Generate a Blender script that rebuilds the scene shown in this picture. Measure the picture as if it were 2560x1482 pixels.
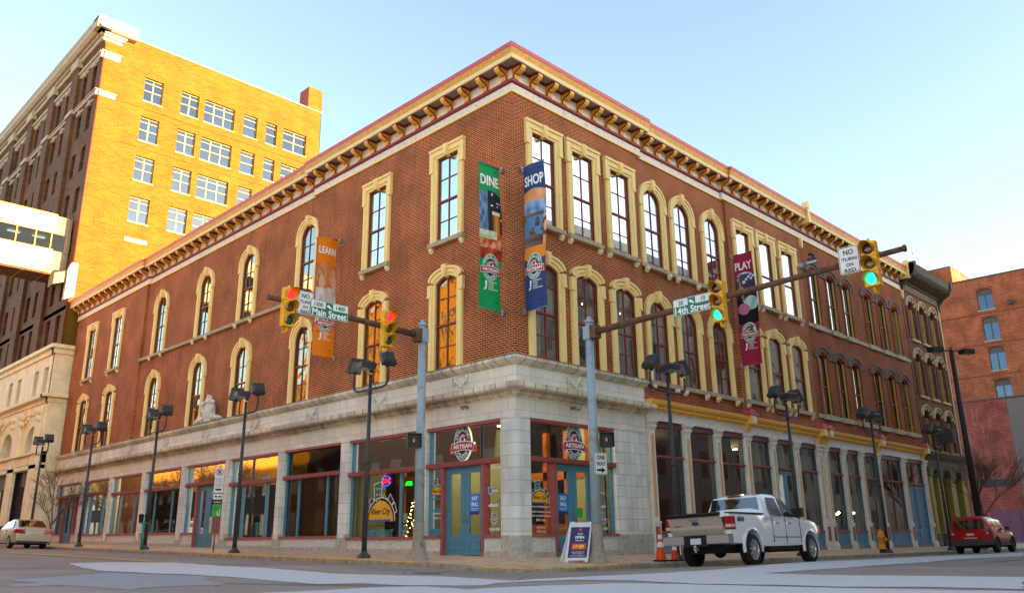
import bpy, bmesh, math, random
from mathutils import Vector, Matrix
for o in list(bpy.data.objects): bpy.data.objects.remove(o)
scene = bpy.context.scene
col = scene.collection
rnd = random.Random(7)
# ---------------------------------------------------------------- camera
F, YAW, PITCH, ROLL = 2049.45, .781581308, .285134443, -.0115866787
CAM = Vector((-17.79777, -17.55686, .57329))
fw = Vector((math.cos(PITCH)*math.cos(YAW), math.cos(PITCH)*math.sin(YAW), math.sin(PITCH)))
ri = Vector((math.sin(YAW), -math.cos(YAW), 0)); up = ri.cross(fw)
r2 = ri*math.cos(ROLL)+up*math.sin(ROLL); u2 = -ri*math.sin(ROLL)+up*math.cos(ROLL)
cd = bpy.data.cameras.new('camera'); cam = bpy.data.objects.new('camera', cd); col.objects.link(cam)
cam.matrix_world = Matrix(((r2.x, u2.x, -fw.x, CAM.x), (r2.y, u2.y, -fw.y, CAM.y), (r2.z, u2.z, -fw.z, CAM.z), (0, 0, 0, 1)))
cd.sensor_width = 36; cd.lens = F/2560*36; cd.clip_start = .1; cd.clip_end = 3000
scene.camera = cam
# ---------------------------------------------------------------- light
EL, AZ = math.radians(10.8), math.radians(24)   # AZ: from -Y (south) towards +X (east)
sd = Vector((math.sin(AZ)*math.cos(EL), -math.cos(AZ)*math.cos(EL), math.sin(EL)))  # towards the sun
w = bpy.data.worlds.new('World'); scene.world = w; w.use_nodes = True
nt = w.node_tree; bg = nt.nodes['Background']
sky = nt.nodes.new('ShaderNodeTexSky'); sky.sky_type = 'NISHITA'; sky.sun_disc = False
sky.sun_elevation = EL; sky.sun_rotation = math.atan2(sd.x, sd.y)
sky.altitude = 200; sky.air_density = 1.0; sky.dust_density = 1.0; sky.ozone_density = 1.0
tn = nt.nodes.new('ShaderNodeMix'); tn.data_type = 'RGBA'; tn.blend_type = 'MULTIPLY'; tn.inputs[0].default_value = 1; tn.inputs[7].default_value = (.92, .86, .82, 1)
nt.links.new(sky.outputs[0], tn.inputs[6]); nt.links.new(tn.outputs[2], bg.inputs[0]); bg.inputs[1].default_value = .15
sl = bpy.data.lights.new('sun', 'SUN'); sl.energy = 4.5; sl.angle = math.radians(.55); sl.color = (1, .70, .36)
so = bpy.data.objects.new('sun', sl); col.objects.link(so); so.rotation_euler = (-sd).to_track_quat('-Z', 'Y').to_euler(); so.location = (0, 0, 60)
scene.view_settings.view_transform = 'Standard'; scene.view_settings.look = 'None'
scene.view_settings.exposure = 2.27; scene.view_settings.gamma = 1
# ---------------------------------------------------------------- materials
def C(h):
    h = h.lstrip('#'); h = h if len(h) == 6 else ''.join(c+c for c in h); v = [int(h[i:i+2], 16)/255 for i in (0, 2, 4)]
    return tuple((x/12.92 if x <= .04045 else ((x+.055)/1.055)**2.4) for x in v)+(1,)
M = {}
def nd(m, t): return m.node_tree.nodes.new(t)
def mat(name, c, rough=.6, metal=0, var=.12, scale=3, bump=0, spec=.4, emit=None, es=0, coat=0, dirt=None):
    m = bpy.data.materials.new(name); m.use_nodes = True; nt = m.node_tree; b = nt.nodes['Principled BSDF']
    c = C(c) if isinstance(c, str) else tuple(c)+(1,)
    b.inputs['Base Color'].default_value = c; b.inputs['Roughness'].default_value = rough; b.inputs['Metallic'].default_value = metal
    b.inputs['Specular IOR Level'].default_value = spec
    if coat: b.inputs['Coat Weight'].default_value = coat; b.inputs['Coat Roughness'].default_value = .05
    if emit: b.inputs['Emission Color'].default_value = C(emit); b.inputs['Emission Strength'].default_value = es
    if var or bump:
        g = nd(m, 'ShaderNodeNewGeometry'); n = nd(m, 'ShaderNodeTexNoise'); n.inputs['Scale'].default_value = scale; n.inputs['Detail'].default_value = 6
        n.inputs['Roughness'].default_value = .65
        nt.links.new(g.outputs['Position'], n.inputs['Vector'])
        mx = nd(m, 'ShaderNodeMix'); mx.data_type = 'RGBA'
        mx.inputs[6].default_value = tuple(v*(1-var*1.6) for v in c[:3])+(1,); d = dirt and C(dirt)
        if dirt: mx.inputs[6].default_value = d
        mx.inputs[7].default_value = tuple(min(1, v*(1+var)) for v in c[:3])+(1,)
        r = nd(m, 'ShaderNodeMapRange'); r.inputs[1].default_value = .3; r.inputs[2].default_value = .62 if not dirt else .48
        nt.links.new(n.outputs[0], r.inputs[0]); nt.links.new(r.outputs[0], mx.inputs[0]); nt.links.new(mx.outputs[2], b.inputs['Base Color'])
        if bump:
            bp = nd(m, 'ShaderNodeBump'); bp.inputs['Strength'].default_value = bump; bp.inputs['Distance'].default_value = .02
            nt.links.new(n.outputs[0], bp.inputs['Height']); nt.links.new(bp.outputs[0], b.inputs['Normal'])
    M[name] = m; return m
def blocks(name, c1, c2, mortar, bw, rh, ms, rough=.8, off=.5, stain=None, sa=.25, bias=0, bump=.3, zoff=0, blot=.25):
    """brick or block facing; u runs along x+y, v along z"""
    m = bpy.data.materials.new(name); m.use_nodes = True; nt = m.node_tree; b = nt.nodes['Principled BSDF']
    b.inputs['Roughness'].default_value = rough; b.inputs['Specular IOR Level'].default_value = .25
    g = nd(m, 'ShaderNodeNewGeometry'); s = nd(m, 'ShaderNodeSeparateXYZ'); nt.links.new(g.outputs['Position'], s.inputs[0])
    a = nd(m, 'ShaderNodeMath'); a.operation = 'ADD'; nt.links.new(s.outputs[0], a.inputs[0]); nt.links.new(s.outputs[1], a.inputs[1])
    zz = nd(m, 'ShaderNodeMath'); zz.operation = 'ADD'; zz.inputs[1].default_value = zoff; nt.links.new(s.outputs[2], zz.inputs[0])
    cb = nd(m, 'ShaderNodeCombineXYZ'); nt.links.new(a.outputs[0], cb.inputs[0]); nt.links.new(zz.outputs[0], cb.inputs[1])
    t = nd(m, 'ShaderNodeTexBrick'); t.offset = off; t.inputs['Scale'].default_value = 1; t.inputs['Brick Width'].default_value = bw
    t.inputs['Row Height'].default_value = rh; t.inputs['Mortar Size'].default_value = ms; t.inputs['Mortar Smooth'].default_value = .2; t.inputs['Bias'].default_value = bias
    t.inputs['Color1'].default_value = C(c1); t.inputs['Color2'].default_value = C(c2); t.inputs['Mortar'].default_value = C(mortar)
    nt.links.new(cb.outputs[0], t.inputs['Vector'])
    n = nd(m, 'ShaderNodeTexNoise'); n.inputs['Scale'].default_value = .7; n.inputs['Detail'].default_value = 8; nt.links.new(g.outputs['Position'], n.inputs['Vector'])
    r = nd(m, 'ShaderNodeMapRange'); r.inputs[1].default_value = .35; r.inputs[2].default_value = .65; r.inputs[3].default_value = 1-blot; r.inputs[4].default_value = 1+blot*.5
    nt.links.new(n.outputs[0], r.inputs[0])
    mu = nd(m, 'ShaderNodeMix'); mu.data_type = 'RGBA'; mu.blend_type = 'MULTIPLY'; mu.inputs[0].default_value = 1
    nt.links.new(t.outputs[0], mu.inputs[6]); nt.links.new(r.outputs[0], mu.inputs[7]); out = mu.outputs[2]
    if stain:
        n2 = nd(m, 'ShaderNodeTexNoise'); n2.inputs['Scale'].default_value = 1; n2.inputs['Detail'].default_value = 5
        mp = nd(m, 'ShaderNodeMapping'); mp.inputs['Scale'].default_value = (3.5, 3.5, .5); nt.links.new(g.outputs['Position'], mp.inputs[0]); nt.links.new(mp.outputs[0], n2.inputs['Vector'])
        r3 = nd(m, 'ShaderNodeMapRange'); r3.inputs[1].default_value = .52; r3.inputs[2].default_value = .75; r3.inputs[4].default_value = sa; nt.links.new(n2.outputs[0], r3.inputs[0])
        m2 = nd(m, 'ShaderNodeMix'); m2.data_type = 'RGBA'; m2.inputs[7].default_value = C(stain); nt.links.new(out, m2.inputs[6]); nt.links.new(r3.outputs[0], m2.inputs[0]); out = m2.outputs[2]
    nt.links.new(out, b.inputs['Base Color'])
    if bump:
        bp = nd(m, 'ShaderNodeBump'); bp.inputs['Strength'].default_value = bump; bp.inputs['Distance'].default_value = .01; bp.invert = True
        nt.links.new(t.outputs['Fac'], bp.inputs['Height']); nt.links.new(bp.outputs[0], b.inputs['Normal'])
    M[name] = m; return m
def glass(name, tint, refl=.5, rough=.02, wob=.15, gc=(1, 1, 1), ws=.9, ior=1.5):
    m = bpy.data.materials.new(name); m.use_nodes = True; nt = m.node_tree; nt.nodes.clear()
    o = nd(m, 'ShaderNodeOutputMaterial'); mx = nd(m, 'ShaderNodeMixShader'); tr = nd(m, 'ShaderNodeBsdfTransparent'); gl = nd(m, 'ShaderNodeBsdfGlossy')
    tr.inputs[0].default_value = C(tint); gl.inputs['Roughness'].default_value = rough; gl.inputs[0].default_value = gc+(1,)
    lw = nd(m, 'ShaderNodeFresnel'); lw.inputs[0].default_value = ior
    ad = nd(m, 'ShaderNodeMath'); ad.operation = 'ADD'; ad.use_clamp = True; ad.inputs[1].default_value = refl; nt.links.new(lw.outputs[0], ad.inputs[0]); nt.links.new(ad.outputs[0], mx.inputs[0])
    nt.links.new(tr.outputs[0], mx.inputs[1]); nt.links.new(gl.outputs[0], mx.inputs[2]); nt.links.new(mx.outputs[0], o.inputs[0])
    if wob:
        g = nd(m, 'ShaderNodeNewGeometry'); n = nd(m, 'ShaderNodeTexNoise'); n.inputs['Scale'].default_value = ws; n.inputs['Detail'].default_value = 1
        nt.links.new(g.outputs['Position'], n.inputs['Vector'])
        bp = nd(m, 'ShaderNodeBump'); bp.inputs['Strength'].default_value = wob; bp.inputs['Distance'].default_value = .05
        nt.links.new(n.outputs[0], bp.inputs['Height']); nt.links.new(bp.outputs[0], gl.inputs['Normal'])
    M[name] = m; return m
def emis(name, c, s):
    m = bpy.data.materials.new(name); m.use_nodes = True; nt = m.node_tree; b = nt.nodes['Principled BSDF']
    b.inputs['Base Color'].default_value = C(c); b.inputs['Emission Color'].default_value = C(c); b.inputs['Emission Strength'].default_value = s
    M[name] = m; return m
blocks('brick', '#943d15', '#672a10', '#e09a66', .235, .0775, .0125, bump=.4, blot=.26, stain='#3e1a0e', sa=.32)
blocks('brick_fine', '#923c16', '#70300f', '#cc8a50', .235, .068, .007, bump=.3, blot=.26, stain='#4a2212', sa=.3)
blocks('terracotta', '#ebe5d6', '#e0dacb', '#c2b79e', .56, .36, .009, rough=.45, off=.5, stain='#b8a684', sa=.25, bump=.3, blot=.14)
blocks('terracotta_pier', '#e9e6dc', '#d6d4ca', '#b0a48a', .31, .37, .008, rough=.38, off=0, stain='#ddd9cf', sa=.5, bump=.3, blot=.2)
blocks('ledge_stone', '#e6d9be', '#d3c5a8', '#6e6048', .5, 3, .016, rough=.7, off=0, stain='#6b5c44', sa=.6, bump=.3, blot=.3)
mat('granite', '#cfcabf', .7, var=.18, scale=14, bump=.1)
mat('granite_base', '#b5ab9a', .8, var=.2, scale=6)
mat('cream', '#ffdd8e', .55, var=.03, scale=6)
mat('cream_pale', '#ffe7ae', .55, var=.03, scale=6)
mat('gold', '#d79a30', .5, var=.16, scale=5)
mat('gold_bright', '#ffbe55', .5, var=.1, scale=8)
mat('maroon', '#8a352c', .5, var=.1, scale=6)
mat('maroon_pink', '#a05250', .5, var=.12, scale=6)
mat('red_flash', '#c9545a', .45, var=.08, scale=3)
mat('frieze_white', '#efe4d4', .6, var=.08, scale=3)
mat('white_band', '#ded8d0', .6, var=.06, scale=7, dirt='#b5ab98')
mat('soffit', '#a59a92', .7, var=.1, scale=5)
mat('sill_stone', '#b5a384', .8, var=.2, scale=5)
mat('teal', '#5a8799', .4, var=.08, scale=6)
mat('door_teal', '#528799', .4, var=.08, scale=6)
mat('dark_interior', '#2a1f1a', .9, var=.3, scale=1.5)
mat('floor_wood', '#5a3c26', .6, var=.2, scale=3)
mat('wood_wall', '#b0662c', .6, var=.3, scale=1.2)
mat('wood_dark', '#5a2f18', .6, var=.3, scale=2)
mat('green_wall', '#b3c7a4', .7, var=.06, scale=1)
mat('curtain', '#e6ead2', .8, var=.2, scale=3)
mat('curtain_dark', '#d6c8b4', .8, var=.2, scale=3)
mat('roof_membrane', '#4a4a4a', .9, var=.2, scale=1)
mat('black', '#151515', .5, var=0)
mat('white', '#e8e8e4', .45, var=.03, scale=2)
glass('glass_upper', '#dfe6da', .42, wob=.12, gc=(.55, .66, .60))
glass('glass_white', '#e3e8e8', .55, wob=.04, gc=(.72, .78, .86))
glass('glass_lower', '#e2e2dc', .26, wob=.25, gc=(.75, .7, .68))
glass('glass_bridge', '#59686a', .05, wob=.02, gc=(.2, .25, .26))
glass('glass_gold', '#b8b4a6', .32, wob=.45, ws=1.8, gc=(.7, .66, .5))
glass('glass_tower', '#6d86a3', .35, wob=.03, gc=(.17, .25, .36))
mat('plum_grey', '#5d4f4f', .6, var=.1)
glass('glass_shop', '#dcdfd8', .04, wob=.06, ior=1.38)
# ---------------------------------------------------------------- mesh building
class MB:
    def __init__(s, T=None): s.v = []; s.f = []; s.m = []; s.T = T; s.sm = []
    def add(s, vs, fs, m=0, smooth=False):
        n = len(s.v)
        s.v += [tuple(s.T(*v)) if s.T else tuple(v) for v in vs]
        for f in fs: s.f.append([i+n for i in f]); s.m.append(m); s.sm.append(smooth)
    def box(s, x0, x1, y0, y1, z0, z1, m=0):
        s.add([(x, y, z) for x in (x0, x1) for y in (y0, y1) for z in (z0, z1)], [(0, 1, 3, 2), (4, 6, 7, 5), (0, 4, 5, 1), (2, 3, 7, 6), (0, 2, 6, 4), (1, 5, 7, 3)], m)
    def quad(s, *p, m=0): s.add(p, [tuple(range(len(p)))], m)
    def prism(s, poly, ax, a, b, m=0, smooth=False):
        """poly in the two axes other than ax (in order), extruded along ax"""
        def mk(p, t): l = list(p); l.insert(ax, t); return tuple(l)
        n = len(poly); vs = [mk(p, a) for p in poly]+[mk(p, b) for p in poly]
        s.add(vs, [tuple(range(n)), tuple(range(2*n-1, n-1, -1))], m)
        k = len(s.v)-2*n
        for i in range(n): s.f.append([k+i, k+(i+1) % n, k+n+(i+1) % n, k+n+i]); s.m.append(m); s.sm.append(smooth)
    def cyl(s, p0, p1, r0, r1=None, n=12, m=0, caps=True, smooth=True):
        r1 = r0 if r1 is None else r1; p0 = Vector(p0); p1 = Vector(p1); d = (p1-p0).normalized()
        a = d.orthogonal().normalized(); b = d.cross(a)
        vs = []
        for p, r in ((p0, r0), (p1, r1)):
            for i in range(n): t = 2*math.pi*i/n; vs.append(tuple(p+a*r*math.cos(t)+b*r*math.sin(t)))
        s.add(vs, [(i, (i+1) % n, n+(i+1) % n, n+i) for i in range(n)], m, smooth)
        if caps:
            k = len(s.v)-2*n; s.f += [[k+i for i in range(n)][::-1], [k+n+i for i in range(n)]]; s.m += [m, m]; s.sm += [False, False]
    def tube(s, pts, r, n=8, m=0):
        for a, b in zip(pts, pts[1:]): s.cyl(a, b, r, n=n, m=m)
        for p in pts[1:-1]: s.ball(p, r*1.02, m=m, n=n, k=4)
    def ball(s, c, r, m=0, n=12, k=8, sc=(1, 1, 1)):
        vs = []; fs = []
        for j in range(k+1):
            ph = math.pi*j/k
            for i in range(n): t = 2*math.pi*i/n; vs.append((c[0]+r*sc[0]*math.sin(ph)*math.cos(t), c[1]+r*sc[1]*math.sin(ph)*math.sin(t), c[2]+r*sc[2]*math.cos(ph)))
        for j in range(k):
            for i in range(n): fs.append((j*n+i, j*n+(i+1) % n, (j+1)*n+(i+1) % n, (j+1)*n+i))
        s.add(vs, fs, m, True)
    def lathe(s, c, prof, n=16, m=0, ax=2):
        vs = []; fs = []
        for r, h in prof:
            for i in range(n):
                t = 2*math.pi*i/n; p = [r*math.cos(t), r*math.sin(t)]; p.insert(ax, h); vs.append((c[0]+p[0], c[1]+p[1], c[2]+p[2]))
        for j in range(len(prof)-1):
            for i in range(n): fs.append((j*n+i, j*n+(i+1) % n, (j+1)*n+(i+1) % n, (j+1)*n+i))
        s.add(vs, fs, m, True)
    def run(s, prof, s0, s1, m=0, mi0=0, mi1=0):
        """closed profile [(o,z)] extruded along s (first axis); ends move by mi*o"""
        n = len(prof); vs = [(s0+mi0*o, o, z) for o, z in prof]+[(s1+mi1*o, o, z) for o, z in prof]
        s.add(vs, [tuple(range(n)), tuple(range(2*n-1, n-1, -1))]+[(i, (i+1) % n, n+(i+1) % n, n+i) for i in range(n)], m)
    def mesh(s, name, mats, recalc=True, bevel=0):
        me = bpy.data.meshes.new(name); me.from_pydata(s.v, [], s.f)
        for x in mats: me.materials.append(M[x] if isinstance(x, str) else x)
        me.polygons.foreach_set('material_index', s.m); me.polygons.foreach_set('use_smooth', s.sm)
        if recalc:
            b = bmesh.new(); b.from_mesh(me); bmesh.ops.recalc_face_normals(b, faces=b.faces); b.to_mesh(me); b.free()
        me.update(); return me
    def obj(s, name, mats, parent=None, recalc=True):
        return mkobj(name, s.mesh(name, [mats] if isinstance(mats, str) else mats, recalc), parent)
def mkobj(name, me, parent=None):
    o = bpy.data.objects.new(name, me); col.objects.link(o)
    if parent: o.parent = parent
    return o
def tag(o, label=None, cat=None, group=None, kind=None):
    for k, v in (('label', label), ('category', cat), ('group', group), ('kind', kind)):
        if v: o[k] = v
    return o
def thing(name, label, cat, loc=(0, 0, 0), rz=0, group=None):
    o = bpy.data.objects.new(name, None); col.objects.link(o); o.location = loc; o.rotation_euler = (0, 0, rz); o.empty_display_size = .2
    return tag(o, label, cat, group)
def kids(o): return [x for x in col.objects if x.parent == o]
def dup(o, parent=None, loc=None, rz=None, label=None):
    c = o.copy(); col.objects.link(c)
    if parent: c.parent = parent
    if loc is not None: c.location = loc
    if rz is not None: c.rotation_euler = (0, 0, rz)
    if label: c['label'] = label
    for k in kids(o): dup(k, c)
    return c
TXT = {}
def text_geo(s, bold=0):
    if (s, bold) in TXT: return TXT[(s, bold)]
    cu = bpy.data.curves.new('t', 'FONT'); cu.body = s; cu.size = 1; cu.resolution_u = 3; cu.offset = bold
    o = bpy.data.objects.new('t', cu); col.objects.link(o); dg = bpy.context.evaluated_depsgraph_get(); dg.update()
    me = bpy.data.meshes.new_from_object(o.evaluated_get(dg)); vs = [(v.co.x, v.co.y) for v in me.vertices]; fs = [tuple(p.vertices) for p in me.polygons]
    bpy.data.objects.remove(o); bpy.data.curves.remove(cu); bpy.data.meshes.remove(me)
    x0 = min(v[0] for v in vs); x1 = max(v[0] for v in vs); y0 = min(v[1] for v in vs); y1 = max(v[1] for v in vs)
    TXT[(s, bold)] = (vs, fs, x0, x1, y0, y1); return TXT[(s, bold)]
def put_text(mb, s, cx, cz, w=None, h=None, o=0, m=0, bold=.02, rot=0, slant=0):
    """text centred at cx,cz in the plane y=o (facing -y), fitted to w and/or h"""
    vs, fs, x0, x1, y0, y1 = text_geo(s, bold)
    sx = w/(x1-x0) if w else None; sy = h/(y1-y0) if h else None
    sx = sx or sy; sy = sy or sx
    c, n = math.cos(rot), math.sin(rot); out = []
    for x, y in vs:
        a = (x-(x0+x1)/2)*sx; b = (y-(y0+y1)/2)*sy; a += slant*b
        out.append((cx+a*c-b*n, o, cz+a*n+b*c))
    mb.add(out, fs, m)
def sm(t): t = min(max(t, 0.), 1.); return t*t*(3-2*t)
def H(x, y): return .0133*min(max(y, 0.), 90)-.006*min(max(x, 0.), 110)
def SZ(x, y): return H(x, y)-.022*max(-x, 0)-.06*max(-y, 0)
def RZ(x, y):
    g = -.2-.1*sm((1-y)/4.); d = min(max(-3-x, -3-y, 0), 4.); return H(x, y)+g+.04*d
TL = lambda s, o, z: (-o, s, z)     # left (Main Street) front: s runs along +Y
TR = lambda s, o, z: (s, -o, z)     # right (14th Street) front: s runs along +X
# ---------------------------------------------------------------- ground
def asphalt():
    m = mat('asphalt', '#8a827c', .85, var=.0)
    nt = m.node_tree; b = nt.nodes['Principled BSDF']
    g = nd(m, 'ShaderNodeNewGeometry'); n1 = nd(m, 'ShaderNodeTexNoise'); n1.inputs['Scale'].default_value = .35; n1.inputs['Detail'].default_value = 6
    n2 = nd(m, 'ShaderNodeTexNoise'); n2.inputs['Scale'].default_value = 60; n2.inputs['Detail'].default_value = 3
    nt.links.new(g.outputs['Position'], n1.inputs['Vector']); nt.links.new(g.outputs['Position'], n2.inputs['Vector'])
    r1 = nd(m, 'ShaderNodeValToRGB'); r1.color_ramp.elements[0].position = .35; r1.color_ramp.elements[0].color = (.26, .20, .16, 1); r1.color_ramp.elements[1].position = .7; r1.color_ramp.elements[1].color = (.37, .295, .245, 1)
    nt.links.new(n1.outputs[0], r1.inputs[0])
    r2 = nd(m, 'ShaderNodeMapRange'); r2.inputs[1].default_value = .3; r2.inputs[2].default_value = .7; r2.inputs[3].default_value = .7; r2.inputs[4].default_value = 1.3; nt.links.new(n2.outputs[0], r2.inputs[0])
    mu = nd(m, 'ShaderNodeMix'); mu.data_type = 'RGBA'; mu.blend_type = 'MULTIPLY'; mu.inputs[0].default_value = 1
    nt.links.new(r1.outputs[0], mu.inputs[6]); nt.links.new(r2.outputs[0], mu.inputs[7]); nt.links.new(mu.outputs[2], b.inputs['Base Color'])
    # cracks
    v = nd(m, 'ShaderNodeTexVoronoi'); v.feature = 'DISTANCE_TO_EDGE'; v.inputs['Scale'].default_value = .28
    nw = nd(m, 'ShaderNodeTexNoise'); nw.inputs['Scale'].default_value = 2; mv = nd(m, 'ShaderNodeMix'); mv.data_type = 'RGBA'; mv.blend_type = 'ADD'; mv.inputs[0].default_value = .7
    nt.links.new(g.outputs['Position'], mv.inputs[6]); nt.links.new(nw.outputs[1], mv.inputs[7]); nt.links.new(mv.outputs[2], v.inputs['Vector'])
    rc = nd(m, 'ShaderNodeMapRange'); rc.inputs[1].default_value = 0; rc.inputs[2].default_value = .008; rc.inputs[3].default_value = .55; rc.inputs[4].default_value = 1; nt.links.new(v.outputs[0], rc.inputs[0])
    m3 = nd(m, 'ShaderNodeMix'); m3.data_type = 'RGBA'; m3.blend_type = 'MULTIPLY'; m3.inputs[0].default_value = 1; nt.links.new(mu.outputs[2], m3.inputs[6]); nt.links.new(rc.outputs[0], m3.inputs[7]); nt.links.new(m3.outputs[2], b.inputs['Base Color'])
    bp = nd(m, 'ShaderNodeBump'); bp.inputs['Strength'].default_value = .5; bp.inputs['Distance'].default_value = .01; nt.links.new(n2.outputs[0], bp.inputs['Height']); nt.links.new(bp.outputs[0], b.inputs['Normal'])
asphalt()
mat('concrete', '#c9a685', .85, var=.2, scale=2.5, bump=.1)
mat('kerb', '#9c8a70', .85, var=.28, scale=5, bump=.2)
mat('kerb_yellow', '#c79436', .8, var=.2, scale=8, dirt='#94795a')
mat('road_paint', '#c6c2bf', .75, var=.1, scale=16, bump=.2, dirt='#9aa0ab')
mat('road_paint_worn', '#8f8e90', .8, var=.2, scale=9, dirt='#857e78')
mat('road_yellow', '#d39a3c', .7, var=.1, scale=9)
mat('tar', '#5c5450', .6, var=.2, scale=6)
xs = [-600, -300, -120, -60]+[-40+2*i for i in range(0, 41)]+[45, 55, 70, 90, 120, 200, 400, 700]
xs = sorted(set(xs+[-3-.5*i for i in range(9)])); ys = sorted(set(xs+[1, 0, -1, -2, -3, 95]))
g = MB(); nx = len(xs)
g.add([(x, y, RZ(x, y)) for y in ys for x in xs], [(j*nx+i, j*nx+i+1, (j+1)*nx+i+1, (j+1)*nx+i) for j in range(len(ys)-1) for i in range(nx-1)], 0, True)
tag(g.obj('road', 'asphalt'), 'grey patched asphalt roadway', kind='structure')
# sidewalk and kerb
path = [(-2.75, 110-4*i) for i in range(26)]+[(-2.75, 6-1.0*i) for i in range(6)]
R0 = 2.2
for i in range(1, 12):
    t = math.pi+math.pi/2*i/12; path.append((-2.75+R0+R0*math.cos(t), -2.75+R0+R0*math.sin(t)))
path += [(1+1.0*i, -2.75) for i in range(0, 6)]+[(9+4*i, -2.75) for i in range(26)]
def inner(p): return (max(p[0], .35) if p[1] < -2 or p[0] > .3 else .35, max(p[1], .35) if p[0] < -2 or p[1] > .3 else .35)
sw = MB(); kb = MB(); K = 5
rows = []
for p in path:
    q = (max(.35, p[0]), max(.35, p[1])); rows.append([(p[0]+(q[0]-p[0])*k/K, p[1]+(q[1]-p[1])*k/K) for k in range(K+1)])
fl = [(x, y, SZ(x, y)) for r in rows for x, y in r]
sw.add(fl, [(i*(K+1)+k, (i+1)*(K+1)+k, (i+1)*(K+1)+k+1, i*(K+1)+k+1) for i in range(len(rows)-1) for k in range(K)], 0, True)
tag(sw.obj('pavement', 'concrete'), 'tan concrete pavement', kind='structure')
for i in range(len(path)-1):
    a, b = path[i], path[i+1]
    def nrm(j):
        p = path[max(j-1, 0)]; q = path[min(j+1, len(path)-1)]; d = Vector((q[0]-p[0], q[1]-p[1])).normalized(); return (d.y, -d.x)
    na, nb = nrm(i), nrm(i+1)
    def ring(p, n):
        o = (p[0]+n[0]*.16, p[1]+n[1]*.16); z = SZ(*p)+.006
        return [(p[0]-n[0]*.02, p[1]-n[1]*.02, z), (o[0]-n[0]*.03, o[1]-n[1]*.03, z), (o[0], o[1], z-.03), (o[0]+n[0]*.02, o[1]+n[1]*.02, RZ(*o)-.08)]
    A, B = ring(a, na), ring(b, nb)
    yel = (1.0 < (a[1]+b[1])/2 < 16 and a[0] < -2) and rnd.random() < .85 or (-2.6 < a[0] < .5 and a[1] < -1.2 and rnd.random() < .6)
    for k in range(3): kb.add([A[k], B[k], B[k+1], A[k+1]], [(0, 1, 2, 3)], 1 if (yel and k < 2) else 0)
tag(kb.obj('kerb', ['kerb', 'kerb_yellow'], recalc=False), 'stone kerb with worn yellow paint', kind='structure')
def drape(name, polys, m, dz, label, kind='structure', sub=14):
    """a painted sheet: polygons cut into small faces and laid on the road surface"""
    bm = bmesh.new()
    for poly in polys:
        vs = [bm.verts.new((x, y, 0)) for x, y in poly]; bm.faces.new(vs)
    bmesh.ops.triangulate(bm, faces=bm.faces[:])
    for ax in (0, 1):
        lo = min(v.co[ax] for v in bm.verts); hi = max(v.co[ax] for v in bm.verts); t = math.floor(lo)
        while t < hi:
            n = [0, 0, 0]; n[ax] = 1; c = [0, 0, 0]; c[ax] = t
            bmesh.ops.bisect_plane(bm, geom=bm.verts[:]+bm.edges[:]+bm.faces[:], plane_co=c, plane_no=n); t += .5 if hi-lo < 30 else 1
    for v in bm.verts: v.co.z = RZ(v.co.x, v.co.y)+dz
    me = bpy.data.meshes.new(name); bm.to_mesh(me); bm.free(); me.materials.append(M[m]); o = mkobj(name, me); return tag(o, label, kind=kind)
def rough_edge(poly, amp=.06, step=.35):
    out = []; r = random.Random(3)
    for i in range(len(poly)):
        a = Vector(poly[i]); b = Vector(poly[(i+1) % len(poly)]); n = max(1, int((b-a).length/step)); d = (b-a).normalized(); nn = Vector((-d.y, d.x))
        for k in range(n): out.append(tuple(a+(b-a)*k/n+nn*(r.uniform(-amp, amp) if k else 0)))
    return out
BAND = [(-10.1, 6.41), (-9.19, 6.41), (-7.98, 4.88), (-8.14, 1.81), (-7.82, 0.17), (-7.68, -1.06), (-7.59, -1.87), (-7.22, -3.11), (-7.0, -5.0), (-7.44, -7.2), (-7.14, -7.19), (-6.4, -7.18), (-5.54, -7.31), (-3.99, -7.65), (-2.43, -7.71), (0.01, -7.5), (6.35, -5.73), (7.2, -6.88), (12.56, -7.02), (16.83, -7.34), (21.94, -7.52), (14.35, -9.42), (9.46, -8.95), (5.52, -9.4), (2.99, -9.4), (-0.03, -9.52), (-1.27, -9.44), (-2.9, -9.38), (-2.96, -10.45), (-2.54, -12.05), (-2.08, -13.53), (-5.38, -14.35), (-5.57, -13.12), (-6.15, -12.25), (-6.15, -11.35), (-6.57, -10.24), (-6.25, -8.86), (-6.64, -7.86), (-7.35, -7.59), (-7.8, -7.56), (-8.12, -7.51), (-8.67, -7.81), (-9.35, -6.77), (-9.36, -5.58), (-9.97, -5.19), (-9.86, -3.97), (-9.64, -2.09), (-10.04, -0.83), (-10.48, -0.12), (-10.99, 1.33), (-10.78, 3.43)]
BAND2 = [(-11.69, -6.48), (-10.79, -6.7), (-9.77, -6.8), (-9.38, -7.2), (-9.46, -8.32), (-8.68, -8.44), (-8.2, -8.61), (-7.1, -9.1), (-6.69, -10.14), (-6.58, -11.26), (-6.34, -12.62), (-5.79, -14.45), (-6.47, -14.62), (-11.96, -6.96)]
PATCH = [(-13.27, -0.21), (-12.63, -0.05), (-12.09, 0.21), (-11.22, 0.67), (-10.55, -0.5), (-10.3, -0.86), (-9.95, -1.53), (-10.43, -2.03), (-10.88, -3.9), (-11.53, -3.64), (-12.19, -3.65), (-12.54, -4.05), (-12.54, -2.69), (-12.83, -1.83), (-13.5, -1.84), (-13.52, -1.33), (-12.97, -1.11)]
YEL = [(-8.14, 20.57), (-7.59, 15.17), (-7.93, 8.65), (-8.16, 5.49), (-8.64, 5.21), (-8.59, 7.47), (-8.42, 12.49), (-8.71, 18.3)]
drape('crosswalk', [rough_edge(BAND, .05)], 'road_paint', .008, 'pale painted crosswalk bands')
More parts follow.
